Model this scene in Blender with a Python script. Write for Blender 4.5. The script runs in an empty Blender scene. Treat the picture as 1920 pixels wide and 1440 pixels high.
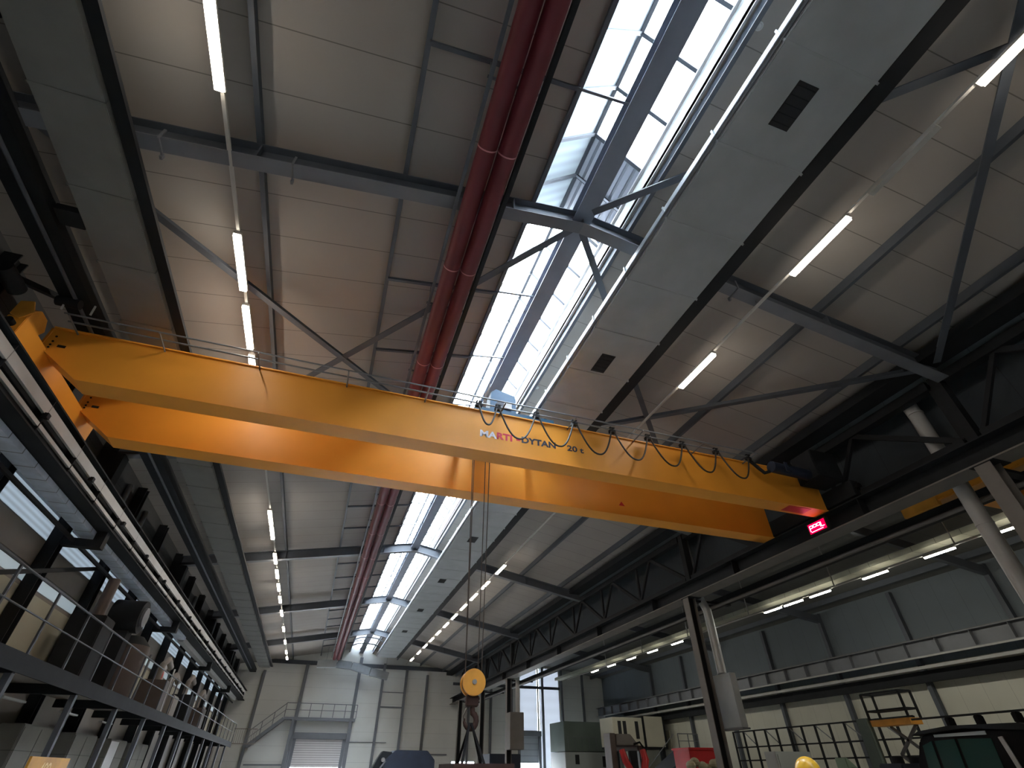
import bpy, math, random
from mathutils import Vector, Matrix
random.seed(7)
S = bpy.context.scene
COL = S.collection
ZC = 1.7            # eye height of the photographer; every z below is measured from there

# ------------------------------------------------------------------ materials
def srgb(r, g, b):
    def f(c):
        c /= 255.0
        return c/12.92 if c <= 0.04045 else ((c+0.055)/1.055)**2.4
    return (f(r), f(g), f(b), 1)

def mat(name, col, rough=0.6, metal=0.0, noise=0.0, nscale=3.0, stripes=None, bump=0.0, spec=0.5):
    """stripes = (axis, period, width, darkness, offset) narrow seams along an object axis"""
    m = bpy.data.materials.new(name); m.use_nodes = True
    nt = m.node_tree; b = nt.nodes['Principled BSDF']
    b.inputs['Roughness'].default_value = rough
    b.inputs['Metallic'].default_value = metal
    b.inputs['Specular IOR Level'].default_value = spec
    b.inputs['Base Color'].default_value = col
    tc = None
    last = None
    if noise or stripes:
        tc = nt.nodes.new('ShaderNodeTexCoord')
        rgb = nt.nodes.new('ShaderNodeRGB'); rgb.outputs[0].default_value = col
        last = rgb.outputs[0]
    if noise:
        n = nt.nodes.new('ShaderNodeTexNoise'); n.inputs['Scale'].default_value = nscale
        n.inputs['Detail'].default_value = 6
        nt.links.new(tc.outputs['Object'], n.inputs['Vector'])
        mr = nt.nodes.new('ShaderNodeMapRange')
        mr.inputs['From Min'].default_value = 0.3; mr.inputs['From Max'].default_value = 0.7
        mr.inputs['To Min'].default_value = 1-noise; mr.inputs['To Max'].default_value = 1+noise
        nt.links.new(n.outputs['Fac'], mr.inputs['Value'])
        mx = nt.nodes.new('ShaderNodeVectorMath'); mx.operation = 'SCALE'
        nt.links.new(last, mx.inputs[0]); nt.links.new(mr.outputs[0], mx.inputs['Scale'])
        last = mx.outputs[0]
    for st in (stripes or []):
        ax, per, wid, dark, off = st
        sp = nt.nodes.new('ShaderNodeSeparateXYZ'); nt.links.new(tc.outputs['Object'], sp.inputs[0])
        ad = nt.nodes.new('ShaderNodeMath'); ad.operation = 'ADD'; ad.inputs[1].default_value = 1000*per-off
        nt.links.new(sp.outputs['XYZ'.index(ax)], ad.inputs[0])
        md = nt.nodes.new('ShaderNodeMath'); md.operation = 'MODULO'; md.inputs[1].default_value = per
        nt.links.new(ad.outputs[0], md.inputs[0])
        lt = nt.nodes.new('ShaderNodeMath'); lt.operation = 'LESS_THAN'; lt.inputs[1].default_value = wid
        nt.links.new(md.outputs[0], lt.inputs[0])
        m2 = nt.nodes.new('ShaderNodeMapRange'); m2.inputs['To Min'].default_value = 1; m2.inputs['To Max'].default_value = dark
        nt.links.new(lt.outputs[0], m2.inputs['Value'])
        mx = nt.nodes.new('ShaderNodeVectorMath'); mx.operation = 'SCALE'
        nt.links.new(last, mx.inputs[0]); nt.links.new(m2.outputs[0], mx.inputs['Scale'])
        last = mx.outputs[0]
    if last is not None:
        nt.links.new(last, b.inputs['Base Color'])
    if bump:
        n = nt.nodes.new('ShaderNodeTexNoise'); n.inputs['Scale'].default_value = nscale*2
        if tc is None: tc = nt.nodes.new('ShaderNodeTexCoord')
        nt.links.new(tc.outputs['Object'], n.inputs['Vector'])
        bp = nt.nodes.new('ShaderNodeBump'); bp.inputs['Strength'].default_value = bump
        bp.inputs['Distance'].default_value = 0.02
        nt.links.new(n.outputs['Fac'], bp.inputs['Height']); nt.links.new(bp.outputs[0], b.inputs['Normal'])
    return m

def emis(name, col, strength):
    m = bpy.data.materials.new(name); m.use_nodes = True
    nt = m.node_tree; nt.nodes.clear()
    e = nt.nodes.new('ShaderNodeEmission'); e.inputs[0].default_value = col; e.inputs[1].default_value = strength
    o = nt.nodes.new('ShaderNodeOutputMaterial'); nt.links.new(e.outputs[0], o.inputs[0])
    return m

def glassy(name, tint, transp=0.92):
    m = bpy.data.materials.new(name); m.use_nodes = True
    nt = m.node_tree; nt.nodes.clear()
    t = nt.nodes.new('ShaderNodeBsdfTransparent'); t.inputs[0].default_value = tint
    g = nt.nodes.new('ShaderNodeBsdfGlossy'); g.inputs['Roughness'].default_value = 0.05
    mx = nt.nodes.new('ShaderNodeMixShader'); mx.inputs[0].default_value = 1-transp
    o = nt.nodes.new('ShaderNodeOutputMaterial')
    nt.links.new(t.outputs[0], mx.inputs[1]); nt.links.new(g.outputs[0], mx.inputs[2]); nt.links.new(mx.outputs[0], o.inputs[0])
    return m

def translucent(name, col, trans, stripes=None):
    m = bpy.data.materials.new(name); m.use_nodes = True
    nt = m.node_tree; nt.nodes.clear()
    t = nt.nodes.new('ShaderNodeBsdfTranslucent'); t.inputs[0].default_value = col
    d = nt.nodes.new('ShaderNodeBsdfDiffuse'); d.inputs[0].default_value = col
    mx = nt.nodes.new('ShaderNodeMixShader'); mx.inputs[0].default_value = 1-trans
    o = nt.nodes.new('ShaderNodeOutputMaterial')
    nt.links.new(t.outputs[0], mx.inputs[1]); nt.links.new(d.outputs[0], mx.inputs[2]); nt.links.new(mx.outputs[0], o.inputs[0])
    if stripes:
        ax, per, dark = stripes
        tc = nt.nodes.new('ShaderNodeTexCoord'); sp = nt.nodes.new('ShaderNodeSeparateXYZ')
        nt.links.new(tc.outputs['Object'], sp.inputs[0])
        ml = nt.nodes.new('ShaderNodeMath'); ml.operation = 'MULTIPLY'; ml.inputs[1].default_value = 2*math.pi/per
        nt.links.new(sp.outputs['XYZ'.index(ax)], ml.inputs[0])
        sn = nt.nodes.new('ShaderNodeMath'); sn.operation = 'SINE'; nt.links.new(ml.outputs[0], sn.inputs[0])
        mr = nt.nodes.new('ShaderNodeMapRange'); mr.inputs['From Min'].default_value = -1
        mr.inputs['To Min'].default_value = dark; mr.inputs['To Max'].default_value = 1
        nt.links.new(sn.outputs[0], mr.inputs['Value'])
        v = nt.nodes.new('ShaderNodeVectorMath'); v.operation = 'SCALE'; v.inputs[0].default_value = col[:3]
        nt.links.new(mr.outputs[0], v.inputs['Scale'])
        nt.links.new(v.outputs[0], t.inputs[0]); nt.links.new(v.outputs[0], d.inputs[0])
    return m

M = {}
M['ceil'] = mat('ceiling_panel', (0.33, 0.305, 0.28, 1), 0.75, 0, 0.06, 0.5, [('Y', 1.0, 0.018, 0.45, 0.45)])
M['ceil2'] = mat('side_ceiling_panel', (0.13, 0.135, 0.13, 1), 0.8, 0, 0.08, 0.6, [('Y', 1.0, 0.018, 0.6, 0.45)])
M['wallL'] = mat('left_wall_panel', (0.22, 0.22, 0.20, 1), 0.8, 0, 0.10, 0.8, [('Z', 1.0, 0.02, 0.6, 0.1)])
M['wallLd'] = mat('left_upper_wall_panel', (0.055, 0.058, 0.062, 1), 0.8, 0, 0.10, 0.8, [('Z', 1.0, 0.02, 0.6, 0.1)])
M['cream'] = mat('cream_sandwich_panel', (0.46, 0.44, 0.34, 1), 0.7, 0, 0.08, 0.8)
M['brownp'] = mat('brown_grey_panel', (0.25, 0.225, 0.20, 1), 0.7, 0, 0.12, 0.8)
M['wallF'] = mat('end_wall_panel', (0.68, 0.69, 0.66, 1), 0.75, 0, 0.05, 0.4, [('Z', 1.15, 0.02, 0.72, 0.1)])
M['wallR'] = mat('right_wall_panel', (0.56, 0.56, 0.49, 1), 0.8, 0, 0.06, 0.5, [('Y', 1.19, 0.02, 0.7, 0)])
M['wallRd'] = mat('shaded_upper_wall_panel', (0.135, 0.16, 0.18, 1), 0.8, 0, 0.06, 0.5, [('Y', 1.19, 0.02, 0.7, 0)])  # wall colour darkened to imitate the unlit upper part
M['floor'] = mat('concrete_floor', (0.32, 0.315, 0.30, 1), 0.6, 0, 0.12, 0.4)
M['steel'] = mat('blue_grey_painted_steel', (0.085, 0.097, 0.116, 1), 0.55, 0, 0.08, 2, None, 0, 0.35)
M['steelm'] = mat('mid_grey_painted_steel', (0.15, 0.16, 0.18, 1), 0.5, 0, 0.08, 2)
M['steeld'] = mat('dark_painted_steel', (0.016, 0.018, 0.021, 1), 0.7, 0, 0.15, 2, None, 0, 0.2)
M['steelb'] = mat('brown_grey_column_paint', (0.16, 0.148, 0.136, 1), 0.6, 0, 0.1, 2)
M['galv'] = mat('galvanised_sheet', (0.19, 0.21, 0.23, 1), 0.42, 0.35, 0.10, 3.0, None, 0.05)
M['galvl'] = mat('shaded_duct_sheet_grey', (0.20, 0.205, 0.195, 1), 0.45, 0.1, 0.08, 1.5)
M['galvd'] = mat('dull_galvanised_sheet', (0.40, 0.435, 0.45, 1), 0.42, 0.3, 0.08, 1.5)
M['white'] = mat('white_painted_metal', (0.55, 0.56, 0.55, 1), 0.5)
M['lightgrey'] = mat('light_grey_painted_metal', (0.40, 0.40, 0.39, 1), 0.5, 0, 0.06, 2)
M['tray'] = mat('window_lit_galvanised_tray', (0.60, 0.68, 0.80, 1), 0.4, 0.2, 0.15, 3, [('Y', 0.62, 0.03, 0.3, 0)])  # bluish window light is put into the tray colour
M['red'] = mat('dark_red_pipe_paint', (0.125, 0.012, 0.022, 1), 0.55, 0, 0.12, 2)
M['pipeband'] = mat('pale_pipe_joint_ring', (0.55, 0.25, 0.28, 1), 0.4)
M['orange'] = mat('orange_crane_paint', (0.83, 0.34, 0.035, 1), 0.42, 0, 0.05, 0.9)
M['orange2'] = mat('yellow_orange_cast_paint', (0.80, 0.36, 0.05, 1), 0.45, 0, 0.1, 3)
M['blue'] = mat('blue_hoist_paint', (0.008, 0.07, 0.155, 1), 0.4, 0, 0.1, 4)
M['black'] = mat('black_rubber', (0.010, 0.010, 0.011, 1), 0.85, 0, 0, 1, None, 0, 0.12)
M['cable'] = mat('dark_flat_cable', (0.03, 0.025, 0.022, 1), 0.5)
M['rope'] = mat('steel_wire_rope', (0.09, 0.075, 0.065, 1), 0.5, 0.4)
M['chrome'] = mat('worn_bright_steel', (0.5, 0.5, 0.5, 1), 0.3, 0.9)
M['lampbody'] = mat('lamp_housing_white', (0.5, 0.49, 0.46, 1), 0.5)
M['tube'] = emis('warm_lamp_diffuser', (1.0, 0.88, 0.73, 1), 15.0)
M['tube2'] = emis('side_nave_lamp_tube', (1.0, 0.95, 0.80, 1), 36.0)
M['glass'] = glassy('skylight_glass', (0.93, 0.97, 1.0, 1), 0.94)
M['sheet'] = translucent('white_translucent_roof_sheet', (0.34, 0.39, 0.42, 1), 0.024, ('Y', 0.25, 0.85))
M['wpane'] = translucent('bluish_corrugated_window_sheet', (0.66, 0.76, 0.84, 1), 0.016, ('Z', 0.14, 0.7))
M['wpane2'] = translucent('pale_lower_window_sheet', (0.62, 0.70, 0.72, 1), 0.014)
M['louver'] = mat('louvre_aluminium', (0.30, 0.31, 0.34, 1), 0.4, 0.3)
M['textdark'] = mat('dark_navy_lettering', (0.02, 0.022, 0.05, 1), 0.5)
M['textred'] = mat('red_lettering', (0.65, 0.02, 0.07, 1), 0.35)
M['textglare'] = mat('glare_white_lettering', (0.85, 0.82, 0.85, 1), 0.3)  # white in place of red, imitating glare on the letters
M['led'] = emis('red_led_digit', (1.0, 0.16, 0.24, 1), 5.0)
M['ledback'] = emis('red_led_backlight', (0.9, 0.0, 0.05, 1), 0.65)
M['shutter'] = mat('roller_door_slat', (0.55, 0.53, 0.53, 1), 0.5, 0, 0.04, 1, [('Z', 0.17, 0.05, 0.55, 0)])
M['shutter2'] = mat('grey_sectional_door_slat', (0.36, 0.39, 0.43, 1), 0.5, 0, 0.04, 1, [('Z', 0.5, 0.04, 0.55, 0)])
M['green'] = mat('grey_green_room_panel', (0.13, 0.17, 0.155, 1), 0.6, 0, 0.08, 1)
M['container'] = mat('cream_container_panel', (0.62, 0.60, 0.50, 1), 0.6, 0, 0.04, 1)
M['pale'] = mat('pale_bluish_panel', (0.42, 0.46, 0.47, 1), 0.6)
M['navy'] = mat('dark_navy_machine_paint', (0.018, 0.026, 0.048, 1), 0.45, 0, 0.2, 2)
M['bred'] = mat('bright_red_paint', (0.55, 0.02, 0.025, 1), 0.4, 0, 0.1, 2)
M['tank'] = mat('brown_tank_sheet', (0.10, 0.078, 0.070, 1), 0.45, 0.2, 0.1, 2)
M['rust'] = mat('dark_rusty_plate', (0.055, 0.022, 0.016, 1), 0.7, 0, 0.3, 3)
M['greenglass'] = mat('green_tinted_cab_glass', (0.02, 0.055, 0.045, 1), 0.08, 0, 0, 1, None, 0, 0.8)
M['yellow'] = mat('yellow_helmet_plastic', (0.75, 0.42, 0.03, 1), 0.3)
M['signorange'] = mat('orange_sign_board', (0.62, 0.30, 0.035, 1), 0.5, 0, 0.15, 3)
M['signtext'] = mat('pale_sign_digits', (0.85, 0.60, 0.25, 1), 0.5)
M['skin'] = mat('skin', (0.45, 0.25, 0.18, 1), 0.55)
M['cloth'] = mat('dark_blue_workwear', (0.03, 0.04, 0.07, 1), 0.85)
M['rag'] = mat('cream_rags', (0.45, 0.42, 0.30, 1), 0.9, 0, 0.2, 4)
M['dark'] = mat('dark_opening', (0.02, 0.022, 0.025, 1), 0.8)
M['palegreen'] = mat('pale_green_paint', (0.25, 0.36, 0.27, 1), 0.6)
M['lamprefl'] = mat('pale_lamp_tray', (0.34, 0.34, 0.27, 1), 0.55, 0.0, 0.08, 2, [('Y', 1.1, 0.03, 0.5, 0)])

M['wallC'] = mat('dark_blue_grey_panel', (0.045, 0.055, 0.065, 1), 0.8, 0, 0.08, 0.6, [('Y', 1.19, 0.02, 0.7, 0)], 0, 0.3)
M['dayr'] = translucent('pale_lantern_roof_sheet', (0.82, 0.87, 0.92, 1), 0.06)
M['bar'] = mat('dark_glazing_bar', (0.03, 0.035, 0.045, 1), 0.5)
M['ridge'] = mat('hazed_ridge_beam_steel', (0.20, 0.23, 0.29, 1), 0.5, 0, 0.06, 2)  # steel lightened bluish to imitate glare haze under the skylight
M['dayp'] = translucent('bright_daylight_wall_sheet', (0.80, 0.85, 0.95, 1), 0.022, ('Z', 1.0, 0.95))

# ------------------------------------------------------------------ mesh builder
def V(*a): return Vector(a)
class MB:
    def __init__(s): s.v = []; s.f = []
    def add(s, vs, fs):
        n = len(s.v); s.v += [Vector(q) for q in vs]; s.f += [tuple(i+n for i in f) for f in fs]; return s
    def box(s, x0, x1, y0, y1, z0, z1):
        return s.add([(x0,y0,z0),(x1,y0,z0),(x1,y1,z0),(x0,y1,z0),(x0,y0,z1),(x1,y0,z1),(x1,y1,z1),(x0,y1,z1)],
                     [(0,3,2,1),(4,5,6,7),(0,1,5,4),(1,2,6,5),(2,3,7,6),(3,0,4,7)])
    def beam(s, p, q, w, h, up=(0,0,1), drop=0.0):
        """rectangular bar from p to q; w sideways, h along up; drop shifts along up"""
        p, q, up = Vector(p), Vector(q), Vector(up)
        d = (q-p).normalized(); r = d.cross(up)
        if r.length < 1e-6: r = d.cross(Vector((1,0,0)))
        r.normalize(); u = r.cross(d).normalized(); vs = []
        for c in (p, q):
            for a, b in ((-1,-1),(1,-1),(1,1),(-1,1)):
                vs.append(c + r*(a*w/2) + u*(b*h/2+drop))
        return s.add(vs, [(0,1,2,3),(7,6,5,4),(0,4,5,1),(1,5,6,2),(2,6,7,3),(3,7,4,0)])
    def cyl(s, p, q, r, n=16, r2=None, cap=True):
        p, q = Vector(p), Vector(q); d = (q-p).normalized()
        a = d.cross(Vector((0,0,1)))
        if a.length < 1e-4: a = d.cross(Vector((1,0,0)))
        a.normalize(); b = a.cross(d); r2 = r if r2 is None else r2; vs = []
        for c, rr in ((p, r), (q, r2)):
            for k in range(n):
                t = 2*math.pi*k/n; vs.append(c + a*(rr*math.cos(t)) + b*(rr*math.sin(t)))
        fs = [(k, (k+1) % n, n+(k+1) % n, n+k) for k in range(n)]
        if cap: fs += [tuple(reversed(range(n))), tuple(range(n, 2*n))]
        return s.add(vs, fs)
    def tube(s, pts, r, n=8):
        pts = [Vector(p) for p in pts]; rings = []; prev = None
        for i, p in enumerate(pts):
            d = (pts[min(i+1, len(pts)-1)] - pts[max(i-1, 0)]).normalized()
            if prev is None:
                a = d.cross(Vector((0,0,1)))
                if a.length < 1e-3: a = d.cross(Vector((0,1,0)))
            else:
                a = prev - d*prev.dot(d)
            a.normalize(); prev = a; b = a.cross(d)
            rr = r[i] if isinstance(r, (list, tuple)) else r
            rings.append([p + a*(rr*math.cos(2*math.pi*k/n)) + b*(rr*math.sin(2*math.pi*k/n)) for k in range(n)])
        vs = [q for ring in rings for q in ring]; fs = []
        for i in range(len(pts)-1):
            for k in range(n):
                fs.append((i*n+k, i*n+(k+1) % n, (i+1)*n+(k+1) % n, (i+1)*n+k))
        fs += [tuple(reversed(range(n))), tuple(range((len(pts)-1)*n, len(pts)*n))]
        return s.add(vs, fs)
    def prism(s, poly, ax, a, b):
        """extrude a 2D outline; ax='Y' -> outline in XZ, 'X' -> YZ, 'Z' -> XY"""
        def mk(u, v, t): return {'Y': (u, t, v), 'X': (t, u, v), 'Z': (u, v, t)}[ax]
        n = len(poly); vs = [mk(u, v, a) for u, v in poly] + [mk(u, v, b) for u, v in poly]
        fs = [(k, (k+1) % n, n+(k+1) % n, n+k) for k in range(n)] + [tuple(reversed(range(n))), tuple(range(n, 2*n))]
        return s.add(vs, fs)
    def ball(s, c, rx, ry, rz, nu=16, nv=10, zmin=-1.0):
        c = Vector(c); vs = []; fs = []
        t0 = math.asin(zmin) if zmin > -1 else -math.pi/2
        for i in range(nv+1):
            t = t0 + (math.pi/2-t0)*i/nv
            for k in range(nu):
                a = 2*math.pi*k/nu
                vs.append(c + Vector((rx*math.cos(t)*math.cos(a), ry*math.cos(t)*math.sin(a), rz*math.sin(t))))
        for i in range(nv):
            for k in range(nu):
                fs.append((i*nu+k, i*nu+(k+1) % nu, (i+1)*nu+(k+1) % nu, (i+1)*nu+k))
        fs.append(tuple(reversed(range(nu))))
        return s.add(vs, fs)
    def build(s, name, m, parent=None, smooth=False, bevel=0.0, label=None):
        org = Vector((0, 0, 0))
        if parent is not None:
            pp = parent
            while pp is not None:
                org += pp.location; pp = pp.parent
        vs = [q + Vector((0, 0, ZC)) - org for q in s.v]
        if parent is None:
            lo = Vector([min(q[i] for q in vs) for i in range(3)]); hi = Vector([max(q[i] for q in vs) for i in range(3)])
            c = Vector(((lo.x+hi.x)/2, (lo.y+hi.y)/2, lo.z)) if KEEP[0] is False else Vector((0, 0, 0))
            vs = [q-c for q in vs]
        else: c = Vector((0, 0, 0))
        me = bpy.data.meshes.new(name); me.from_pydata([tuple(q) for q in vs], [], s.f); me.update()
        o = bpy.data.objects.new(name, me); COL.objects.link(o); o.location = c
        if parent is not None: o.parent = parent
        me.materials.append(m)
        import bmesh
        bm = bmesh.new(); bm.from_mesh(me); bmesh.ops.recalc_face_normals(bm, faces=bm.faces)
        if bevel: bmesh.ops.bevel(bm, geom=bm.edges[:], offset=bevel, segments=2, affect='EDGES', clamp_overlap=True)
        bm.to_mesh(me); bm.free()
        if smooth:
            for p in me.polygons: p.use_smooth = True
            try: me.set_sharp_from_angle(angle=math.radians(40))
            except Exception: pass
        if label: o['label'] = label
        return o
KEEP = [False]
def mb(): return MB()
def tag(o, label, cat, group=None, kind=None):
    if label: o['label'] = label
    if cat: o['category'] = cat
    if group: o['group'] = group
    if kind: o['kind'] = kind
    return o
def thing(name, loc, label, cat, group=None):
    o = bpy.data.objects.new(name, None); COL.objects.link(o); o.empty_display_size = 0.2
    o.location = Vector(loc) + Vector((0, 0, ZC)); return tag(o, label, cat, group)
def struct(o, label=None):
    o['kind'] = 'structure'
    if label: o['label'] = label
    return o
def dup(root, shift, label, group=None):
    r = root.copy(); COL.objects.link(r); r.location = root.location + Vector(shift)
    r['label'] = label
    if group: r['group'] = group
    def rec(a, b):
        for ch in list(a.children):
            c = ch.copy(); COL.objects.link(c); c.parent = b; rec(ch, c)
    rec(root, r); return r
def child_copy(o, parent, shift):
    c = o.copy(); COL.objects.link(c); c.parent = parent; c.location = o.location + Vector(shift); return c
ORD = ['first','second','third','fourth','fifth','sixth','seventh','eighth','ninth','tenth','eleventh','twelfth',
       'thirteenth','fourteenth','fifteenth','sixteenth','seventeenth','eighteenth','nineteenth','twentieth',
       'twenty-first','twenty-second','twenty-third','twenty-fourth','twenty-fifth']

# ------------------------------------------------------------------ key dimensions
RX = 3.47                       # ridge
SL = 0.18                       # roof slope
def rb(x): return 9.45 - SL*abs(x-RX)      # underside of rafters
def rt(x): return rb(x) + 0.44             # top of rafters
def rs(x): return rb(x) + 0.70             # underside of roof sheets
RY = [-5.40, 5.30, 16.0, 26.7, 37.4, 48.1]
YE = 58.8                       # end wall
YB = -14.0                      # wall behind the photographer
XL, XR = -7.6, 31.0
OPL, OPR = 2.40, 4.54           # lantern opening
def rs2(x): return 9.7 - 0.14*abs(x-22.5)  # side nave roof sheets

# ------------------------------------------------------------------ setting
KEEP[0] = True
b = mb(); b.box(XL-0.3, XR+0.3, YB-0.3, YE+0.3, -ZC-0.2, -ZC); struct(b.build('floor', M['floor']))
b = mb()
for x0, x1 in ((-7.9, OPL), (OPR, 13.6)):
    b.add([(x0, YB, rs(x0)), (x1, YB, rs(x1)), (x1, YE, rs(x1)), (x0, YE, rs(x0)),
           (x0, YB, rs(x0)+.12), (x1, YB, rs(x1)+.12), (x1, YE, rs(x1)+.12), (x0, YE, rs(x0)+.12)],
          [(0,3,2,1),(4,5,6,7),(0,1,5,4),(1,2,6,5),(2,3,7,6),(3,0,4,7)])
struct(b.build('ceiling', M['ceil']), 'warm grey seamed roof panels over the main nave')
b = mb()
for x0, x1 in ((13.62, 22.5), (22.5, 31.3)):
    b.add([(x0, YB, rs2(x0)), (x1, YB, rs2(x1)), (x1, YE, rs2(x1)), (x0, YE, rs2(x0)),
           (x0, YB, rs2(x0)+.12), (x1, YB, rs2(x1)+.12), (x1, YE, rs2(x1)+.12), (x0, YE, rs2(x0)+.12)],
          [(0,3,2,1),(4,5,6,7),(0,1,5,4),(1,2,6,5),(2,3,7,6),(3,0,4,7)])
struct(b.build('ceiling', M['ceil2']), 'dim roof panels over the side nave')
# step between the two roofs
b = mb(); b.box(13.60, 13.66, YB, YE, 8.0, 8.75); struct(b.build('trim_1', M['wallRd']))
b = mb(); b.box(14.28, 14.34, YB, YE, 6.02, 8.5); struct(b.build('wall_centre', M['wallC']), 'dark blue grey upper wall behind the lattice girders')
# left wall in bands with two rows of window openings
b = mb(); b.box(XL-.2, XL, YB, YE, -ZC, 1.8); b.box(XL-.2, XL, YB, YE, 3.65, 3.72)
b.box(XL-.2, XL, YB, YE, 4.12, 4.74)
for ya, yb in ((YB, 8.87), (55.24, YE)): b.box(XL-.2, XL, ya, yb, 3.72, 4.12); b.box(XL-.2, XL, ya, yb, 4.74, 5.5)
struct(b.build('wall_left', M['brownp']), 'brown grey lower wall behind the gallery')
b = mb(); b.box(XL-.2, XL, YB, YE, 1.8, 3.65); struct(b.build('wall_left', M['cream']), 'cream panels behind the gallery')
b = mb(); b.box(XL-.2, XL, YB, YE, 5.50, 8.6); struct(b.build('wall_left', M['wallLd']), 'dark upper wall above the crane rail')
# wall behind the photographer
b = mb(); b.box(XL-.2, XR+.2, YB-.2, YB, -ZC, 10.2); struct(b.build('wall_behind', M['wallF']))
# right wall of the side nave
b = mb(); b.box(XR, XR+.2, YB, YE, -ZC, 4.6); struct(b.build('wall_right', M['wallR']), 'cream lower wall of the side nave')
b = mb(); b.box(XR, XR+.2, YB, YE, 4.6, 8.7); struct(b.build('wall_right', M['wallRd']), 'upper wall of the side nave, coloured dark as unlit')
# far end wall with two door openings
b = mb()
D1 = (-1.0, 3.15, 2.45); D2 = (20.9, 22.9, 3.0)
b.box(XL-.2, D1[0], YE, YE+.25, -ZC, 10.2); b.box(D1[0], D1[1], YE, YE+.25, D1[2], 10.2)
b.box(D1[1], 13.7, YE, YE+.25, -ZC, 10.2); b.box(13.7, 16.1, YE, YE+.25, -ZC, .46); b.box(13.7, 16.1, YE, YE+.25, .82, 10.2); b.box(16.1, D2[0], YE, YE+.25, -ZC, 10.2)
b.box(D2[0], D2[1], YE, YE+.25, D2[2], 3.45); b.box(D2[0], 25.5, YE, YE+.25, 9.2, 10.2)
b.box(D2[1], 23.1, YE, YE+.25, -ZC, 9.2); b.box(25.5, XR+.2, YE, YE+.25, -ZC, 10.2)
struct(b.build('wall_far', M['wallF']))
KEEP[0] = False
# roller doors
def door(n, D, m, gap, label):
    d = thing('door_%d' % n, ((D[0]+D[1])/2, YE, -ZC), label, None); d['kind'] = 'structure'
    q = mb(); q.box(D[0], D[1], YE+.05, YE+.10, -ZC+gap, D[2]); q.build('door_curtain', m, d)
    q = mb(); q.box(D[0]-.28, D[0], YE-.14, YE+.02, -ZC, D[2]+.3); q.build('door_guide', M['steelm'], d)
    q = mb(); q.box(D[1], D[1]+.28, YE-.14, YE+.02, -ZC, D[2]+.3); q.build('door_guide', M['steelm'], d)
    q = mb(); q.box(D[0]-.28, D[1]+.28, YE-.35, YE-.02, D[2]-.05, D[2]+.42); q.build('shutter_box', M['steelm'], d, bevel=.03)
    return d
door(1, D1, M['shutter'], 2.05, 'pale roller door with fine horizontal slats under the walkway')
door(2, D2, M['shutter2'], 2.45, 'grey sectional door in the bright side nave end wall')

w = thing('window_30', (22, YE, 3.5), 'tall bright daylight wall sheets above the sectional door', None); w['kind'] = 'structure'
q = mb(); q.add([(D2[0], YE+.02, 3.45), (22.88, YE+.02, 3.45), (22.88, YE+.02, 9.2), (D2[0], YE+.02, 9.2)], [(0,1,2,3)]); q.build('pane', M['dayp'], w)
q = mb(); q.add([(23.12, YE+.02, -ZC), (25.5, YE+.02, -ZC), (25.5, YE+.02, 9.2), (23.12, YE+.02, 9.2)], [(0,1,2,3)]); q.build('pane', M['dayp'], w)
w = thing('window_31', (14.9, YE, .46), 'low clear window strip seen behind the hanging load', None); w['kind'] = 'structure'
q = mb()
for x in (13.7, 14.33, 15.2, 16.04): q.box(x, x+.06, YE+.02, YE+.08, .46, .82)
q.build('window_frame', M['steelm'], w)
q = mb(); q.add([(13.7, YE+.1, .46), (16.1, YE+.1, .46), (16.1, YE+.1, .82), (13.7, YE+.1, .82)], [(0,1,2,3)]); q.build('pane', M['glass'], w)
# end wall posts
XC = [-5.2, -1.45, 3.62, 6.05, 8.4, 10.6]
for i, x in enumerate(XC):
    b = mb(); w = .30 if i in (1, 2) else .22
    b.box(x-w/2, x+w/2, YE-.30, YE-.27, -ZC, rb(x)-.2); b.box(x-w/2, x+w/2, YE-.03, YE, -ZC, rb(x)-.2)
    b.box(x-.03, x+.03, YE-.27, YE-.03, -ZC, rb(x)-.2)
    tag(b.build('wall_post', M['steelm'] if i else M['steelm']), '%s wall post from the left on the far end wall' % ORD[i], 'post', 'posts on the end wall')
for i, x in enumerate((15.2, 17.6, 19.9, 23.5, 25.8, 28.4)):
    b = mb(); b.box(x-.11, x+.11, YE-.22, YE, -ZC, rs2(x)-.1)
    tag(b.build('wall_post', M['steelm']), '%s slim post from the middle columns on the side nave end wall' % ORD[i], 'post', 'posts on the side nave end wall')
# panel frame and horizontal rails on the end wall
def rail(n, x0, x1, z, h=.12, m='steelm', d=.12):
    q = mb(); q.box(x0, x1, YE-d, YE, z, z+h); return struct(q.build('trim_%d' % n, M[m]))
rail(2, 6.1, 8.35, 5.0); rail(3, 6.1, 8.35, 6.3, .05); rail(4, 3.7, 7.2, 2.2, .05); rail(5, -4.9, -1.5, .45, .1)
rail(6, 8.5, 13.2, 1.3, .1); rail(7, 13.4, 25.6, 7.2, .25, 'steel'); rail(8, -7.5, 13.3, 8.35, .35, 'steel')

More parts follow.
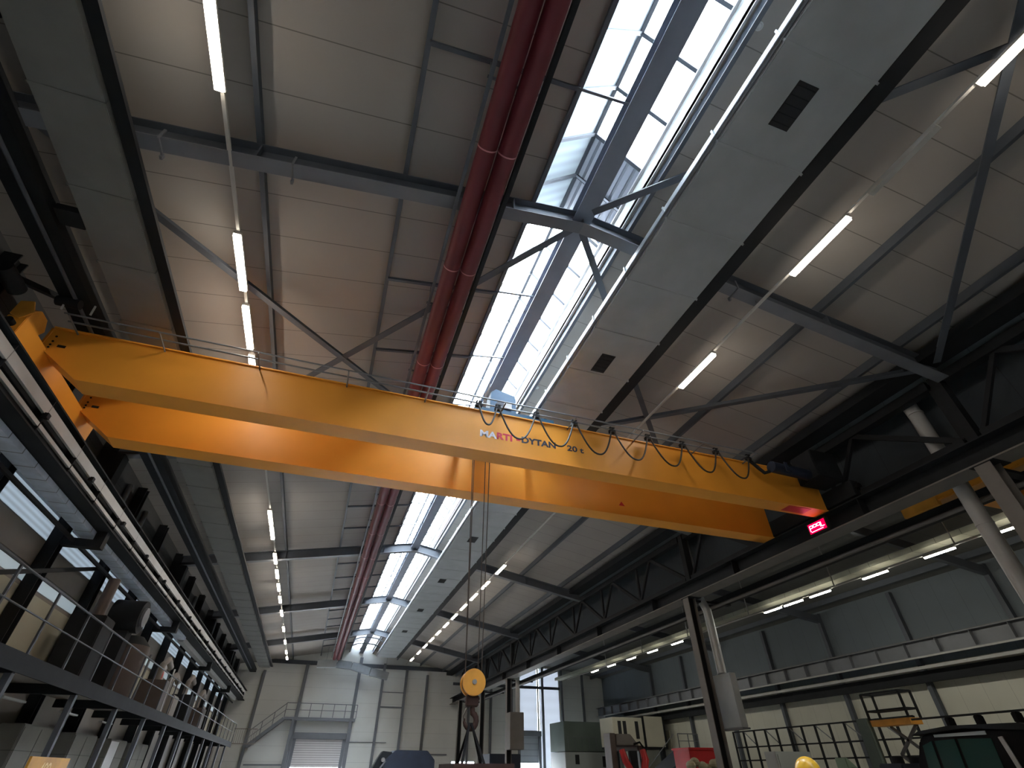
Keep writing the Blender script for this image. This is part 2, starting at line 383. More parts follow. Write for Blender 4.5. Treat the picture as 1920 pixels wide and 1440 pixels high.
# ------------------------------------------------------------------ rafters, purlins, roof bracing
def rafter(Y, label, name='roof_rafter'):
    r = thing(name, (RX, Y+.14, rb(RX)), label, 'roof beam', 'rafters of the main nave')
    yc = Y+.14
    for x0, x1, sd in ((-7.3, RX, 'l'), (RX, 13.25, 'r')):
        q = mb(); q.prism([(x0, rb(x0)+.02), (x1, rb(x1)+.02), (x1, rt(x1)-.02), (x0, rt(x0)-.02)], 'Y', yc-.012, yc+.012)
        q.build('web', M['steel'], r)
        q = mb(); q.prism([(x0, rb(x0)), (x1, rb(x1)), (x1, rb(x1)+.022), (x0, rb(x0)+.022)], 'Y', yc-.14, yc+.14)
        q.build('bottom_flange', M['steelm'], r)
        q = mb(); q.prism([(x0, rt(x0)-.022), (x1, rt(x1)-.022), (x1, rt(x1)), (x0, rt(x0))], 'Y', yc-.14, yc+.14)
        q.build('top_flange', M['steel'], r)
    for x in (1.85, RX, 5.2, -2.9, 9.9):
        q = mb(); q.prism([(x-.012, rb(x)+.03), (x+.012, rb(x)+.03), (x+.012, rt(x)-.03), (x-.012, rt(x)-.03)], 'Y', yc-.13, yc+.13)
        q.build('stiffener', M['steel'], r)
    return r
for i, Y in enumerate(RY):
    rafter(Y, ['roof rafter above and behind the camera', 'blue grey roof rafter crossing the near skylight in front of the orange crane',
               'roof rafter hidden above the far crane girder', 'first pale roof rafter seen beyond the crane',
               'second roof rafter beyond the crane', 'third roof rafter beyond the crane, nearest the end wall'][i])
for i, (x, lab) in enumerate(((-4.25, 'left of the left lamp row'), (-2.30, 'between left lamps and red pipes'), (7.3, 'left of the right lamp row'))):
    q = mb(); q.box(x-.02, x+.02, 5.28, 5.30, rb(x)-.05, rb(x)+.22); q.box(x-.015, x+.015, 5.285, 5.60, rb(x)-.07, rb(x)-.03); q.box(x-.02, x+.02, 5.58, 5.64, rb(x)-.12, rb(x)-.02)
    tag(q.build('beam_clamp', M['steelm']), 'small clamp with hook under the near rafter ' + lab, 'clamp', 'clamps under the near rafter')
# purlins
PX = [(-5.35, 'purlin next to the left duct'), (-2.95, 'roof purlin just right of the left lamp row'),
      (-0.42, 'roof purlin left of the red pipes'), (OPL-.10, 'dark edge purlin on the left of the skylight'),
      (OPR+.10, 'edge purlin on the right of the skylight'), (7.25, 'purlin along the right edge of the wide duct'),
      (9.72, 'roof purlin right of the right lamp row'), (12.1, 'outermost right roof purlin')]
for x, lab in PX:
    p = thing('roof_purlin', (x, (YB+YE)/2, rt(x)), lab, 'roof beam', 'long purlins under the main roof')
    q = mb(); q.box(x-.012, x+.012, YB, YE, rt(x)+.01, rs(x)-.005); q.build('web', M['steel'], p)
    q = mb(); q.box(x-.045, x+.045, YB, YE, rt(x), rt(x)+.02); q.build('bottom_flange', M['steel'], p)
# ridge beam
p = thing('ridge_beam', (RX, (YB+YE)/2, rt(RX)), 'blue grey steel beam running along the middle of the skylight', 'roof beam')
q = mb(); q.box(RX-.21, RX+.21, YB, YE, 9.62, 9.645); q.build('bottom_flange', M['ridge'], p)
q = mb(); q.box(RX-.21, RX+.21, YB, YE, 9.95, 9.975); q.build('top_flange', M['ridge'], p)
q = mb(); q.box(RX-.10, RX+.10, YB, YE, 9.645, 9.95); q.build('web', M['ridge'], p)
# diagonal bracing in the roof plane
BR = [((RX, 5.5), (-5.7, 16.0), 'long diagonal roof brace crossing behind the red pipes to the left'),
      ((-6.0, 5.6), (RX, 16.0), 'diagonal roof brace rising from the left duct toward the skylight'),
      ((RX, 5.25), (12.9, -5.3), 'diagonal brace from the ridge running under the skylight to the right duct'),
      ((12.9, 5.2), (RX, -5.3), 'diagonal roof brace at the upper right near the lit lamp'),
      ((RX, 5.5), (12.9, 15.9), 'diagonal roof brace running right from the ridge above the crane'),
      ((12.9, 5.5), (RX, 15.9), 'diagonal roof brace over the right end of the crane')]
for (a, c, lab) in BR:
    n = 2; q = mb(); zb = lambda x: rb(x)+.20
    pts = [a, ((RX), a[1]+(c[1]-a[1])*(RX-a[0])/(c[0]-a[0])), c] if (a[0]-RX)*(c[0]-RX) < -1e-6 else [a, c]
    for u, w in zip(pts, pts[1:]):
        q.beam((u[0], u[1], zb(u[0])), (w[0], w[1], zb(w[0])), .16, .012)
        q.beam((u[0], u[1], zb(u[0])), (w[0], w[1], zb(w[0])), .012, .14, drop=.07)
    tag(q.build('roof_brace', M['steel']), lab, 'roof brace', 'diagonal roof braces')
# short ties that carry the red pipes
TY = [0.4, 2.95, 8.0, 10.6, 13.2, 18.7, 21.4, 24.0, 29.4, 32.1, 34.7, 40.1, 42.8, 45.4, 50.8, 53.5]
for i, y in enumerate(TY):
    t = thing('pipe_support_tie', (1.0, y, 9.0), '%s cross tie from the camera between purlins above the red pipes' % ORD[i], 'roof tie', 'cross ties above the red pipes')
    q = mb(); q.beam((-.40, y, rt(-.40)-.03), (OPL-.1, y, rt(OPL-.1)-.03), .07, .07); q.build('tie_bar', M['steel'], t)
    q = mb(); q.beam((OPL-.1, y+.02, 9.75), (RX-.12, y+.02, 9.93), .05, .05); q.build('ridge_strut', M['steelm'], t)
    for x in (.62, 1.52):
        q = mb(); q.cyl((x, y, 8.70), (x, y, rt(x)-.05), .009, 6); q.build('hanger_rod', M['galv'], t)
    q = mb(); q.box(.58, 1.56, y-.02, y+.02, 8.66, 8.70); q.build('hanger_bracket', M['steel'], t)

# ------------------------------------------------------------------ skylight lantern
AZ = 11.6; EZ = 10.32
def lantern(n, y0, y1, leftm, lab, louver=None, bo=.06):
    w = thing('window_%d' % n, (RX, (y0+y1)/2, EZ), lab, None); w['kind'] = 'structure'
    def slope(x): return EZ+.18+(AZ-EZ-.18)*(1-abs(x-RX)/(RX-OPL))
    t = .02
    q = mb(); q.add([(OPL, y0, slope(OPL)), (RX, y0, AZ), (RX, y1, AZ), (OPL, y1, slope(OPL))], [(0,1,2,3)]); q.build('left_pane', leftm, w)
    yy = y1 if louver is None else louver
    q = mb(); q.add([(OPR, y0, slope(OPR)), (RX, y0, AZ), (RX, yy, AZ), (OPR, yy, slope(OPR))], [(0,1,2,3)]); q.build('right_pane', M['glass'], w)
    if louver is not None:
        q = mb(); q.add([(RX, yy, AZ+.03), (OPR, yy, slope(OPR)+.03), (OPR, y1, slope(OPR)+.03), (RX, y1, AZ+.03)], [(0,1,2,3)]); q.build('louvre_back', M['steelm'], w)
        q = mb()
        for k in range(7):
            xx = RX + .08 + (OPR-RX-.14)*k/6.0
            q.add([(xx-.055, yy, slope(xx)+.03), (xx+.055, yy, slope(xx)-.05), (xx+.055, y1, slope(xx)-.05), (xx-.055, y1, slope(xx)+.03)], [(0,1,2,3)])
        q.build('louvre_blades', M['louver'], w)
        q = mb(); q.beam((RX, yy, AZ-.03), (OPR, yy, slope(OPR)-.03), .09, .05); q.beam((RX, (yy+y1)/2, AZ-.06), (OPR, (yy+y1)/2, slope(OPR)-.06), .05, .04)
        q.build('louvre_frame', M['louver'], w)
    # curbs
    for x, sx in ((OPL, -1), (OPR, 1)):
        q = mb(); q.box(min(x, x+sx*.05), max(x, x+sx*.05), y0, y1, rs(x)-.02, slope(x)+.02); q.build('curb', M['white'], w)
    q = mb(); q.box(RX-.04, RX+.04, y0, y1, AZ-.09, AZ-.02); q.build('ridge_bar', M['bar'], w)
    y = y0 + bo
    while y < y1-.1:
        for x in (OPL, OPR):
            q = mb(); q.beam((x, y, slope(x)-.05), (RX, y, AZ-.05), .075, .05); q.build('glazing_bar', M['steelm'] if leftm is M['sheet'] and x < RX else M['bar'], w)
        y += 1.04
    q = mb(); q.beam((OPR-.04, y0, slope(OPR)-.04), (OPR-.04, y1, slope(OPR)-.04), .06, .06); q.build('eaves_bar', M['lightgrey'], w)
    return w
lantern(1, YB, -4.35, M['sheet'], 'roof lantern bay behind the camera')
lantern(2, -4.35, 6.35, M['sheet'], 'near skylight bay with white sheet left and glass right', 4.28, .31)
lantern(3, 6.35, 17.05, M['glass'], 'glazed skylight bay between near rafter and crane')
lantern(4, 17.05, 27.75, M['glass'], 'skylight bay just beyond the crane')
lantern(5, 27.75, 38.45, M['glass'], 'second skylight bay beyond the crane', None)
lantern(6, 38.45, 49.15, M['glass'], 'third skylight bay beyond the crane')
# solid cover past the last glazed bay
KEEP[0] = True
b = mb(); b.add([(OPL, 49.15, rs(OPL)), (RX, 49.15, 10.9), (OPR, 49.15, rs(OPR)), (OPL, YE, rs(OPL)), (RX, YE, 10.9), (OPR, YE, rs(OPR))],
                [(0,1,4,3), (1,2,5,4)])
struct(b.build('ceiling', M['dayr']), 'pale sheeted lantern roof next to the end wall'); KEEP[0] = False

# ------------------------------------------------------------------ ducts under the roof
def duct(x0, x1, z0, z1, y0, y1, j0, dj, m, lab, vents=()):
    d = thing('air_duct', ((x0+x1)/2, (y0+y1)/2, z0), lab, 'duct')
    q = mb(); q.box(x0, x1, y0, y1, z0, z1); q.build('duct_body', m, d, bevel=.012)
    y = j0; first = None
    while y < y1-.1:
        if y > y0:
            if first is None:
                q = mb(); e = .022; w = .02
                q.box(x0-e, x0, y-w, y+w, z0-e, z1+e); q.box(x1, x1+e, y-w, y+w, z0-e, z1+e)
                q.box(x0, x1, y-w, y+w, z0-e*.5, z0); q.box(x0, x1, y-w, y+w, z1, z1+e)
                first = q.build('duct_flange', m, d); fy = y
            else: child_copy(first, d, (0, y-fy, 0))
        y += dj
    for (vx0, vx1, vy0, vy1) in vents:
        q = mb(); q.box(vx0, vx1, vy0, vy1, z0-.012, z0); v = q.build('vent_grille', M['dark'], d)
        q = mb()
        for k in range(5): q.box(vx0+.02, vx1-.02, vy0+(vy1-vy0)*(k+.4)/5, vy0+(vy1-vy0)*(k+.5)/5, z0-.02, z0-.012)
        q.build('vent_slats', M['steeld'], v)
    return d
VT = [(5.20, 5.58, 1.35, 2.05), (5.20, 5.58, 8.05, 8.75), (5.2, 5.58, 14.6, 15.3), (5.2, 5.58, 21.2, 21.9), (5.2, 5.58, 27.8, 28.5), (5.2, 5.58, 34.5, 35.2), (5.2, 5.58, 41.1, 41.8)]
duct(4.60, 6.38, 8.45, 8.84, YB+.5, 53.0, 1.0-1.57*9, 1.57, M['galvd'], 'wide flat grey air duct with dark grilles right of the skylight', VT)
q = mb(); q.tube([(4.575, y, 8.56) for y in (YB+.5, 53.0)], .05, 10)
tag(q.build('conduit_pipe', M['galv'], smooth=True), 'pale pipe running along the left edge of the wide air duct', 'pipe')
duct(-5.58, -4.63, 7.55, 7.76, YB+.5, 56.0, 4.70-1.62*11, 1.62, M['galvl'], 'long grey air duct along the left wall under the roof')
q = mb(); q.box(-4.60, -4.40, YB+.5, 56, 7.62, 7.70)  # plain dark strip set along the duct edge
tag(q.build('cable_tray', M['steeld']), 'dark flat strip along the inner edge of the left air duct', 'cable tray')
q = mb(); q.box(6.42, 6.74, YB+.5, 53, 8.50, 8.62)
tag(q.build('cable_tray', M['steeld']), 'dark flat tray along the right edge of the wide air duct', 'cable tray')
# smoke detectors
for (x, y, lab) in ((4.80, 1.15, 'small round white detector on the ceiling beside the near skylight'), (4.80, 11.6, 'small round white detector on the ceiling above the crane')):
    d = thing('smoke_detector', (x, y, rs(x)-.1), lab, 'detector', 'ceiling detectors')
    q = mb(); q.cyl((x, y, rs(x)-.05), (x, y, rs(x)+.0), .07, 16); q.build('detector_base', M['white'], d, True)
    q = mb(); q.ball((x, y, rs(x)-.05), .05, .05, .04, 12, 6); q.build('detector_head', M['white'], d, True)

# ------------------------------------------------------------------ red pipes
for x, lab in ((.885, 'left one of the two thick dark red pipes under the roof'), (1.245, 'right one of the two thick dark red pipes under the roof')):
    p = thing('red_pipe', (x, 20, 8.5), lab, 'pipe', 'pair of red pipes')
    q = mb(); q.cyl((x, YB+.3, 8.52), (x, 55.4, 8.52), .172, 28); q.build('pipe_run', M['red'], p, True)
    first = None; y = .55
    ys = [0.35, 3.95, 6.65, 9.9, 12.2, 15.6, 18.9, 22.2, 25.5, 28.8, 32.1, 35.4, 38.7]
    for y in ys:
        if first is None:
            q = mb(); q.cyl((x, y-.012, 8.52), (x, y+.012, 8.52), .178, 28); first = q.build('joint_ring', M['pipeband'], p, True)
        else: child_copy(first, p, (0, y-ys[0], 0))
q = mb(); q.box(.60, .665, YB+.4, 55.8, 8.60, 8.72)
tag(q.build('cable_channel', M['steel']), 'slim grey channel running left of the red pipes', 'channel')
q = mb(); q.box(1.45, 1.54, YB+.4, 55.8, 8.48, 8.62)
tag(q.build('cable_channel', M['steeld']), 'dark channel running right of the red pipes', 'channel')

# ------------------------------------------------------------------ lamps
def lamp_proto(x, y, z, lab, grp, tube='tube', w=.13, L=1.5, body=None):
    t = thing('strip_light', (x, y+L/2, z), lab, 'ceiling light', grp)
    q = mb(); q.box(x-w/2, x+w/2, y+.02, y+L-.02, z, z+.05); q.build('lit_diffuser', M[tube], t)
    q = mb(); q.box(x-w/2-.01, x+w/2+.01, y, y+L, z+.052, z+.11); q.build('lamp_housing', M['lampbody'], t)
    return t
LX, LZ = -3.28, 8.12
LY = [-9.2, -5.2, -1.2, 2.80, 6.97, 8.93, 10.68, 12.9, 14.9, 20.45, 22.15, 25.6, 28.1, 30.6, 33.2, 36.6, 41.4, 46.2, 50.6, 53.6]
RXL, RZL = 7.88, 8.36
RYL = [-9.2, -5.2, -1.0, 2.93, 7.08, 12.6, 15.2, 24.3, 27.2, 29.7, 32.2, 34.8, 37.4, 40.1, 42.7, 45.4, 48.4, 52.0]
p = None
for i, y in enumerate(LY):
    lab = '%s lit strip light of the left ceiling row, counted from behind the camera' % ORD[i]
    if p is None: p = lamp_proto(LX, y, LZ, lab, 'left row of strip lights')
    else: dup(p, (0, y-LY[0], 0), lab)
p = None
for i, y in enumerate(RYL):
    lab = '%s lit strip light of the right ceiling row, counted from behind the camera' % ORD[i]
    if p is None: p = lamp_proto(RXL, y, RZL, lab, 'right row of strip lights')
    else: dup(p, (0, y-RYL[0], 0), lab)
for x, z, lab in ((LX, LZ, 'thin pale trunking rail carrying the left row of strip lights'), (RXL, RZL, 'thin pale trunking rail carrying the right row of strip lights')):
    t = thing('lighting_track', (x, 20, z+.11), lab, 'lamp rail')
    q = mb(); q.box(x-.03, x+.03, YB+.5, 56, z+.112, z+.16); q.build('track_rail', M['lampbody'], t)
    for y in RY:
        q = mb(); q.cyl((x, y+.14, z+.16), (x, y+.14, rb(x)+.01), .008, 6); q.build('hanger', M['galv'], t)
q = mb(); q.box(RXL-.06, RXL+.06, 1.15, 2.45, RZL+.03, RZL+.108)
tag(q.build('strip_light', M['lampbody']), 'unlit strip light between two lit ones at the upper right', 'ceiling light')
# side nave lamps
SX, SZ = 23.6, 7.2
SY = [8.7, 10.3, 12.85, 15.95, 19.2, 21.05, 22.6, 32.1, 35.4, 38.6, 42.0, 45.2]
p = None
for i, y in enumerate(SY):
    lab = '%s thin lit tube light from the camera in the side nave row' % ORD[i]
    if p is None: p = lamp_proto(SX, y, SZ, lab, 'side nave tube lights', 'tube2', .09, 1.35)
    else: dup(p, (0, y-SY[0], 0), lab)
t = thing('lighting_track', (SX, 25, SZ+.11), 'thin rail with hanger rods carrying the side nave tube lights', 'lamp rail')
q = mb(); q.box(SX-.04, SX+.04, 2, 52, SZ+.112, SZ+.17); q.build('track_rail', M['lampbody'], t)
for y in (12.8, 18.9, 25.2, 31.4, 37.5, 43.6):
    q = mb(); q.cyl((SX, y, SZ+.16), (SX, y, rs2(SX)+.03), .03, 8); q.build('hanger_rod', M['lightgrey'], t, True)
q = mb(); q.box(SX+.3, SX+1.0, 2, 56, 7.72, 7.95)
tag(q.build('cable_tray', M['lamprefl']), 'wide pale tray above the side nave tube lights', 'cable tray')

# ------------------------------------------------------------------ eaves girders, upper columns
def lattice(x, y0, y1, zb, zt, lab, name='lattice_girder', pan=3.567):
    g = thing(name, (x, (y0+y1)/2, zb), lab, 'girder', 'lattice girders above the crane rails')
    q = mb(); q.box(x-.12, x+.12, y0, y1, zb, zb+.2); q.build('bottom_chord', M['steeld'], g)
    q = mb(); q.box(x-.14, x+.14, y0, y1, zt-.25, zt); q.build('top_chord', M['steeld'], g)
    y = y0; n = int(round((y1-y0)/pan))
    for k in range(n):
        a = y0+k*(y1-y0)/n; c = a+2.45
        q = mb(); q.beam((x, a, zb+.15), (x, c, zt-.2), .14, .14, (1,0,0)); q.build('diagonal', M['steeld'], g)
        q = mb(); q.beam((x, c, zt-.2), (x, a+(y1-y0)/n, zb+.15), .10, .10, (1,0,0)); q.build('diagonal', M['steeld'], g)
        q = mb(); q.box(x-.05, x+.05, a-.05, a+.05, zb+.15, zt-.2); q.build('vertical', M['steeld'], g)
    return g
SP = [(-5.3, 5.55), (5.95, 16.95), (17.35, 39.7), (40.1, 46.7), (47.1, 54.4)]
for i, (a, c) in enumerate(SP):
    lattice(13.60, a, c, 6.10, 8.05, '%s dark lattice girder span above the right crane rail from the camera' % ORD[i])
q = mb(); q.box(12.62, 13.25, YB, YE, 8.06, 8.32)
tag(q.build('eaves_beam', M['steeld']), 'deep dark eaves beam along the right edge of the main roof', 'beam')
q = mb(); q.box(-6.55, -6.0, YB, YE, 7.50, 7.78)
tag(q.build('eaves_beam', M['steeld']), 'dark eaves beam along the left edge of the main roof', 'beam')
# left upper posts on the wall, from crane rail to roof, and full height wall columns
LYc = [16.0+3.567*k for k in range(-6, 12)]
for i, y in enumerate(LYc):
    c = thing('wall_column', (-7.45, y, -ZC), '%s dark steel column on the left wall from the camera' % ORD[i], 'column', 'columns of the left wall')
    q = mb(); q.box(-7.58, -7.28, y-.14, y-.115, -ZC, 8.0); q.build('flange', M['steeld'], c)
    q = mb(); q.box(-7.58, -7.28, y+.115, y+.14, -ZC, 8.0); q.build('flange', M['steeld'], c)
    q = mb(); q.box(-7.45, -7.41, y-.115, y+.115, -ZC, 8.0); q.build('web', M['steeld'], c)
    if i % 3 == 0:
        q = mb(); q.box(-7.28, -6.35, y-.12, y+.12, 4.72, 4.92); q.build('rail_bracket', M['steeld'], c)
        q = mb(); q.box(-6.60, -6.35, y-.12, y+.12, 4.92, 5.155); q.build('bracket_seat', M['steeld'], c)
        q = mb(); q.box(-7.28, -6.92, y-.2, y+.2, 6.2, 7.48); q.build('upper_shaft', M['steeld'], c)
for i, y in enumerate((18.6, 20.9, 32.9)):
    q = mb(); q.cyl((-7.51, y, 6.1), (-7.51, y, 7.7), .09, 12)
    tag(q.build('downpipe', M['galv'], smooth=True), '%s shiny vertical pipe on the upper left wall beyond the crane' % ORD[i], 'pipe', 'vertical pipes on the left wall')
# diagonal wall brace
q = mb(); q.beam((-7.0, 6.6, 6.1), (-7.0, 9.8, 8.0), .1, .2, (1,0,0))
tag(q.build('wall_brace', M['steeld']), 'dark diagonal brace at the far left above the crane end', 'brace')
for i, y in enumerate((3.6, 6.9)):
    q = mb(); q.box(-5.98, -5.60, y, y+.35, 7.56, 7.70)
    tag(q.build('duct_bracket', M['steeld']), '%s black bracket beside the left duct at the upper left corner' % ORD[i], 'bracket', 'brackets of the left duct')
q = mb(); q.tube([(-6.2, 1.0, 7.42), (-6.2, 56, 7.42)], .035, 8)
tag(q.build('conduit_pipe', M['steel'], smooth=True), 'thin dark pipe under the left eaves beam', 'pipe')

# ------------------------------------------------------------------ crane runways
def runway(x, zt, depth, w, m, lab, y0=YB+.2, y1=YE-.2, side=1):
    g = thing('crane_runway', (x, (y0+y1)/2, zt-depth), lab, 'crane rail beam')
    q = mb(); q.box(x-w/2, x+w/2, y0, y1, zt-.035, zt); q.build('top_flange', m, g)
    q = mb(); q.box(x-w/2, x+w/2, y0, y1, zt-depth, zt-depth+.035); q.build('bottom_flange', M['steelb'] if side > 0 else m, g)
    q = mb(); q.box(x-.015, x+.015, y0, y1, zt-depth+.035, zt-.035); q.build('web', m, g)
    q = mb(); q.box(x-.035, x+.035, y0, y1, zt, zt+.07); q.build('crane_rail', M['steelb'], g)
    y = y0+1.2; first = None; f0 = y
    while y < y1-.2:
        if first is None:
            q = mb(); q.box(x-w/2+.02, x+w/2-.02, y-.01, y+.01, zt-depth+.035, zt-.035); first = q.build('stiffener', m, g)
        else: child_copy(first, g, (0, y-f0, 0))
        y += 1.783 if side < 0 else 5.35
    return g
runway(-6.53, 5.96, .80, .56, M['steeld'], 'dark crane rail beam along the left wall', side=-1)
runway(13.41, 6.0, .55, .62, M['steeld'], 'long dark crane rail beam on the right columns')
runway(30.1, 5.58, .75, .5, M['steelm'], 'crane rail beam on the far wall of the side nave', side=-1)
# conductor duct and pipes on the left runway
t = thing('busbar_channel', (-6.25, 20, 5.55), 'pale grey channel with dark clamps on the left crane rail beam', 'cable channel')
q = mb(); q.box(-6.33, -6.27, YB+.3, 57.5, 5.58, 5.80); q.build('channel', M['lightgrey'], t)
fy = 2.0; first = None
for k in range(20):
    y = fy+2.85*k
    if first is None:
        q = mb(); q.box(-6.30, -6.20, y-.06, y+.06, 5.50, 5.60); first = q.build('clamp', M['steeld'], t)
    else: child_copy(first, t, (0, y-fy, 0))
q = mb(); q.box(-6.34, -6.28, YB+.3, 57.5, 5.32, 5.40)
tag(q.build('conductor_bar', M['lightgrey']), 'thin pale conductor bar under the pale channel of the left rail beam', 'conductor bar')
q = mb(); q.box(-7.0, -6.62, YB+.3, 30.0, 5.02, 5.08); q.box(-7.0, -6.98, YB+.3, 30, 5.08, 5.14); q.box(-6.64, -6.62, YB+.3, 30, 5.08, 5.14)
tag(q.build('cable_tray', M['tray']), 'shiny bluish segmented cable tray below the left crane rail', 'cable tray')
q = mb(); q.box(-6.95, -6.70, 30.1, 56.0, 4.95, 5.15)
tag(q.build('cable_tray', M['lightgrey']), 'plain grey cable duct continuing the bluish tray toward the end wall', 'cable tray')
q = mb(); q.box(-7.05, -6.98, YB+.3, 57, 4.80, 4.88)
tag(q.build('conduit_pipe', M['steeld']), 'dark bar just below the bluish cable tray', 'pipe')
# pipe along the right runway
q = mb(); q.tube([(14.45, YB+.5, 5.22), (14.45, 57, 5.22)], .06, 10)
tag(q.build('conduit_pipe', M['steelb'], smooth=True), 'brownish pipe running below the right crane rail beam', 'pipe')

# ------------------------------------------------------------------ nave columns
def column(Y, lab, z1=5.45, box=None, m='steelb', pipe=True):
    x = 13.30; c = thing('hall_column', (x, Y, -ZC), lab, 'column', 'columns between the naves')
    q = mb(); q.box(x-.18, x-.155, Y-.17, Y+.17, -ZC, z1-.02); q.build('flange', M[m], c)
    q = mb(); q.box(x+.155, x+.18, Y-.17, Y+.17, -ZC, z1-.02); q.build('flange', M[m], c)
    q = mb(); q.box(x-.155, x+.155, Y-.015, Y+.015, -ZC, z1-.02); q.build('web', M['steeld'], c)
    q = mb(); q.box(x-.2, x+.4, Y-.26, Y+.26, z1-.018, z1); q.build('cap_plate', M['steeld'], c)
    q = mb(); q.box(x+.18, 15.2, Y-.1, Y+.1, 5.30, 5.38); q.build('console', M['steeld'], c)
    q = mb(); q.box(x+.16, x+.44, Y-.12, Y+.12, z1+.6, 8.05); q.build('upper_shaft', M['steeld'], c)
    return c
COLS = [(5.75, 'column at the far right beside the thick pipe'), (17.15, 'tall grey column right of centre below the crane rail'),
        (39.9, 'brown grey column beyond the hook near the end'), (46.9, 'slim column right behind the hanging slings'), (54.6, 'last column before the end wall')]
for y, lab in COLS: column(y, lab)
# thick pipes beside the columns
def downpipe(pts, r, lab, bands, m='galv'):
    t = thing('ventilation_pipe', pts[-1], lab, 'pipe', 'round ventilation pipes by the columns')
    q = mb(); q.tube(pts, r, 18); q.build('pipe_run', M[m], t, True)
    for (p0, p1) in bands:
        q = mb(); q.cyl(p0, p1, r+.012, 18); q.build('pipe_collar', M[m], t, True)
    return t
downpipe([(14.02, 6.82, 8.0), (13.94, 6.78, 7.85), (13.92, 6.74, 7.5), (13.92, 6.74, -1.2)], .175, 'thick grey ventilation pipe at the far right rising past the crane rail',
         [((13.92, 6.74, 4.5), (13.92, 6.74, 4.54)), ((13.92, 6.74, 7.62), (13.92, 6.74, 7.66))], 'lightgrey')
downpipe([(14.08, 17.6, 7.95), (13.98, 17.5, 7.8), (13.92, 17.4, 7.5), (13.92, 17.3, 5.6), (13.88, 16.95, 5.0), (13.86, 16.9, 3.6), (13.74, 16.75, 2.78)], .16, 'grey ventilation pipe beside the column right of centre',
         [((13.86, 16.9, 3.7), (13.86, 16.9, 3.76)), ((13.92, 17.4, 7.45), (13.92, 17.4, 7.5))], 'galvd')
t = thing('filter_box', (14.1, 16.5, 1.1), 'tall grey box hanging below the ventilation pipe on the column', 'duct box')
q = mb(); q.box(13.60, 13.86, 16.2, 17.30, 1.18, 2.77); q.build('box_body', M['galvd'], t, bevel=.02)
q = mb(); q.box(13.57, 13.89, 16.17, 17.33, 1.13, 1.18); q.build('box_rim', M['steelm'], t)
t = thing('filter_box', (13.5, 38.6, 1.0), 'brownish box on the far column with its thin pipe above', 'duct box')
q = mb(); q.box(13.0, 14.0, 38.6, 39.72, 1.2, 3.3); q.build('box_body', M['steelb'], t, bevel=.02)
q = mb(); q.cyl((13.75, 39.2, 3.3), (13.75, 39.2, 5.3), .14, 14); q.build('box_pipe', M['lightgrey'], t, True)

# side nave roof beams and purlins
for i, x in enumerate((15.4, 17.8, 20.2, 22.5, 25.0, 27.4, 29.6)):
    q = mb(); q.box(x-.08, x+.08, YB, YE, rs2(x)-.30, rs2(x)-.01)
    tag(q.build('roof_purlin', M['steel']), '%s purlin from the middle columns under the side nave roof' % ORD[i], 'roof beam', 'purlins of the side nave')
for i, y in enumerate((5.4, 16.1, 26.8, 37.5, 48.2)):
    q = mb()
    for x0, x1 in ((14.4, 22.5), (22.5, 30.9)):
        q.prism([(x0, rs2(x0)-.75), (x1, rs2(x1)-.75), (x1, rs2(x1)-.31), (x0, rs2(x0)-.31)], 'Y', y-.11, y+.11)
    tag(q.build('roof_rafter', M['steel']), '%s rafter from the camera under the side nave roof' % ORD[i], 'roof beam', 'rafters of the side nave')
for i in range(9):
    y = 5.4+5.35*i
    q = mb(); q.box(30.72, 30.98, y-.12, y+.12, -ZC, 8.35)
    tag(q.build('wall_column', M['steel']), '%s column from the camera on the side nave wall' % ORD[i], 'column', 'columns of the side nave wall')
q = mb(); q.box(30.0, 30.25, YB, 57, 4.28, 4.42)
tag(q.build('cable_tray', M['lightgrey']), 'pale strip shaped cable tray under the side nave crane rail', 'cable tray')
q = mb(); q.box(30.45, 30.7, YB, 57, 3.75, 4.26)  # plain dark box run along the wall under the tray
tag(q.build('dark_wall_strip', M['steeld']), 'broad dark strip along the side nave wall', 'beam')
q = mb(); q.box(29.86, 29.94, YB, 57, 4.75, 4.83)
tag(q.build('conductor_bar', M['lightgrey']), 'thin pale bar hanging from the side nave crane rail', 'conductor bar')

# ------------------------------------------------------------------ overhead crane
Y1, Y2, GW, GZ0, GZ1 = 9.74, 11.93, .43, 6.0, 7.12
crane = thing('overhead_crane', (3.2, 11.0, 6.0), 'long double girder orange overhead crane spanning the hall', 'crane')
def girder(y0, idx):
    y1 = y0+GW
    prof = [(-6.62, 6.62), (-5.72, GZ0), (13.08, GZ0), (13.08, GZ1), (-6.62, GZ1)]
    q = mb(); q.prism(prof, 'Y', y0, y1); g = q.build('girder', M['orange'], crane)
    q = mb(); q.box(-6.62, 13.0, y0-.045, y1+.045, GZ1+.001, GZ1+.03); q.build('top_plate', M['orange'], g)
    q = mb(); q.prism([(-6.62, 6.595), (-5.73, GZ0-.022), (13.08, GZ0-.022), (13.08, GZ0-.001), (-5.72, GZ0-.001), (-6.62, 6.618)], 'Y', y0-.035, y1+.035)
    q.build('bottom_plate', M['orange'], g)
    q = mb(); q.box(-6.5, 12.9, (y0+y1)/2-.025, (y0+y1)/2+.025, GZ1+.031, GZ1+.08); q.build('trolley_rail', M['steelm'], g)
    q = mb(); q.box(-6.66, -6.62, y0-.02, y1+.02, 6.60, GZ1); q.build('end_plate', M['orange'], g)
    for k, (dx, z) in enumerate(((-6.50, 6.93), (-6.50, 6.80), (-6.50, 6.71), (-6.50, 6.64))):
        q = mb(); q.cyl((dx, y0-.012, z), (dx, y0, z), .022, 6); q.build('bolt', M['steeld'], g)
    q = mb(); q.box(-6.38, -6.24, y0-.006, y0, 6.68, 6.74); q.build('type_plate', M['steeld'], g)
    return g
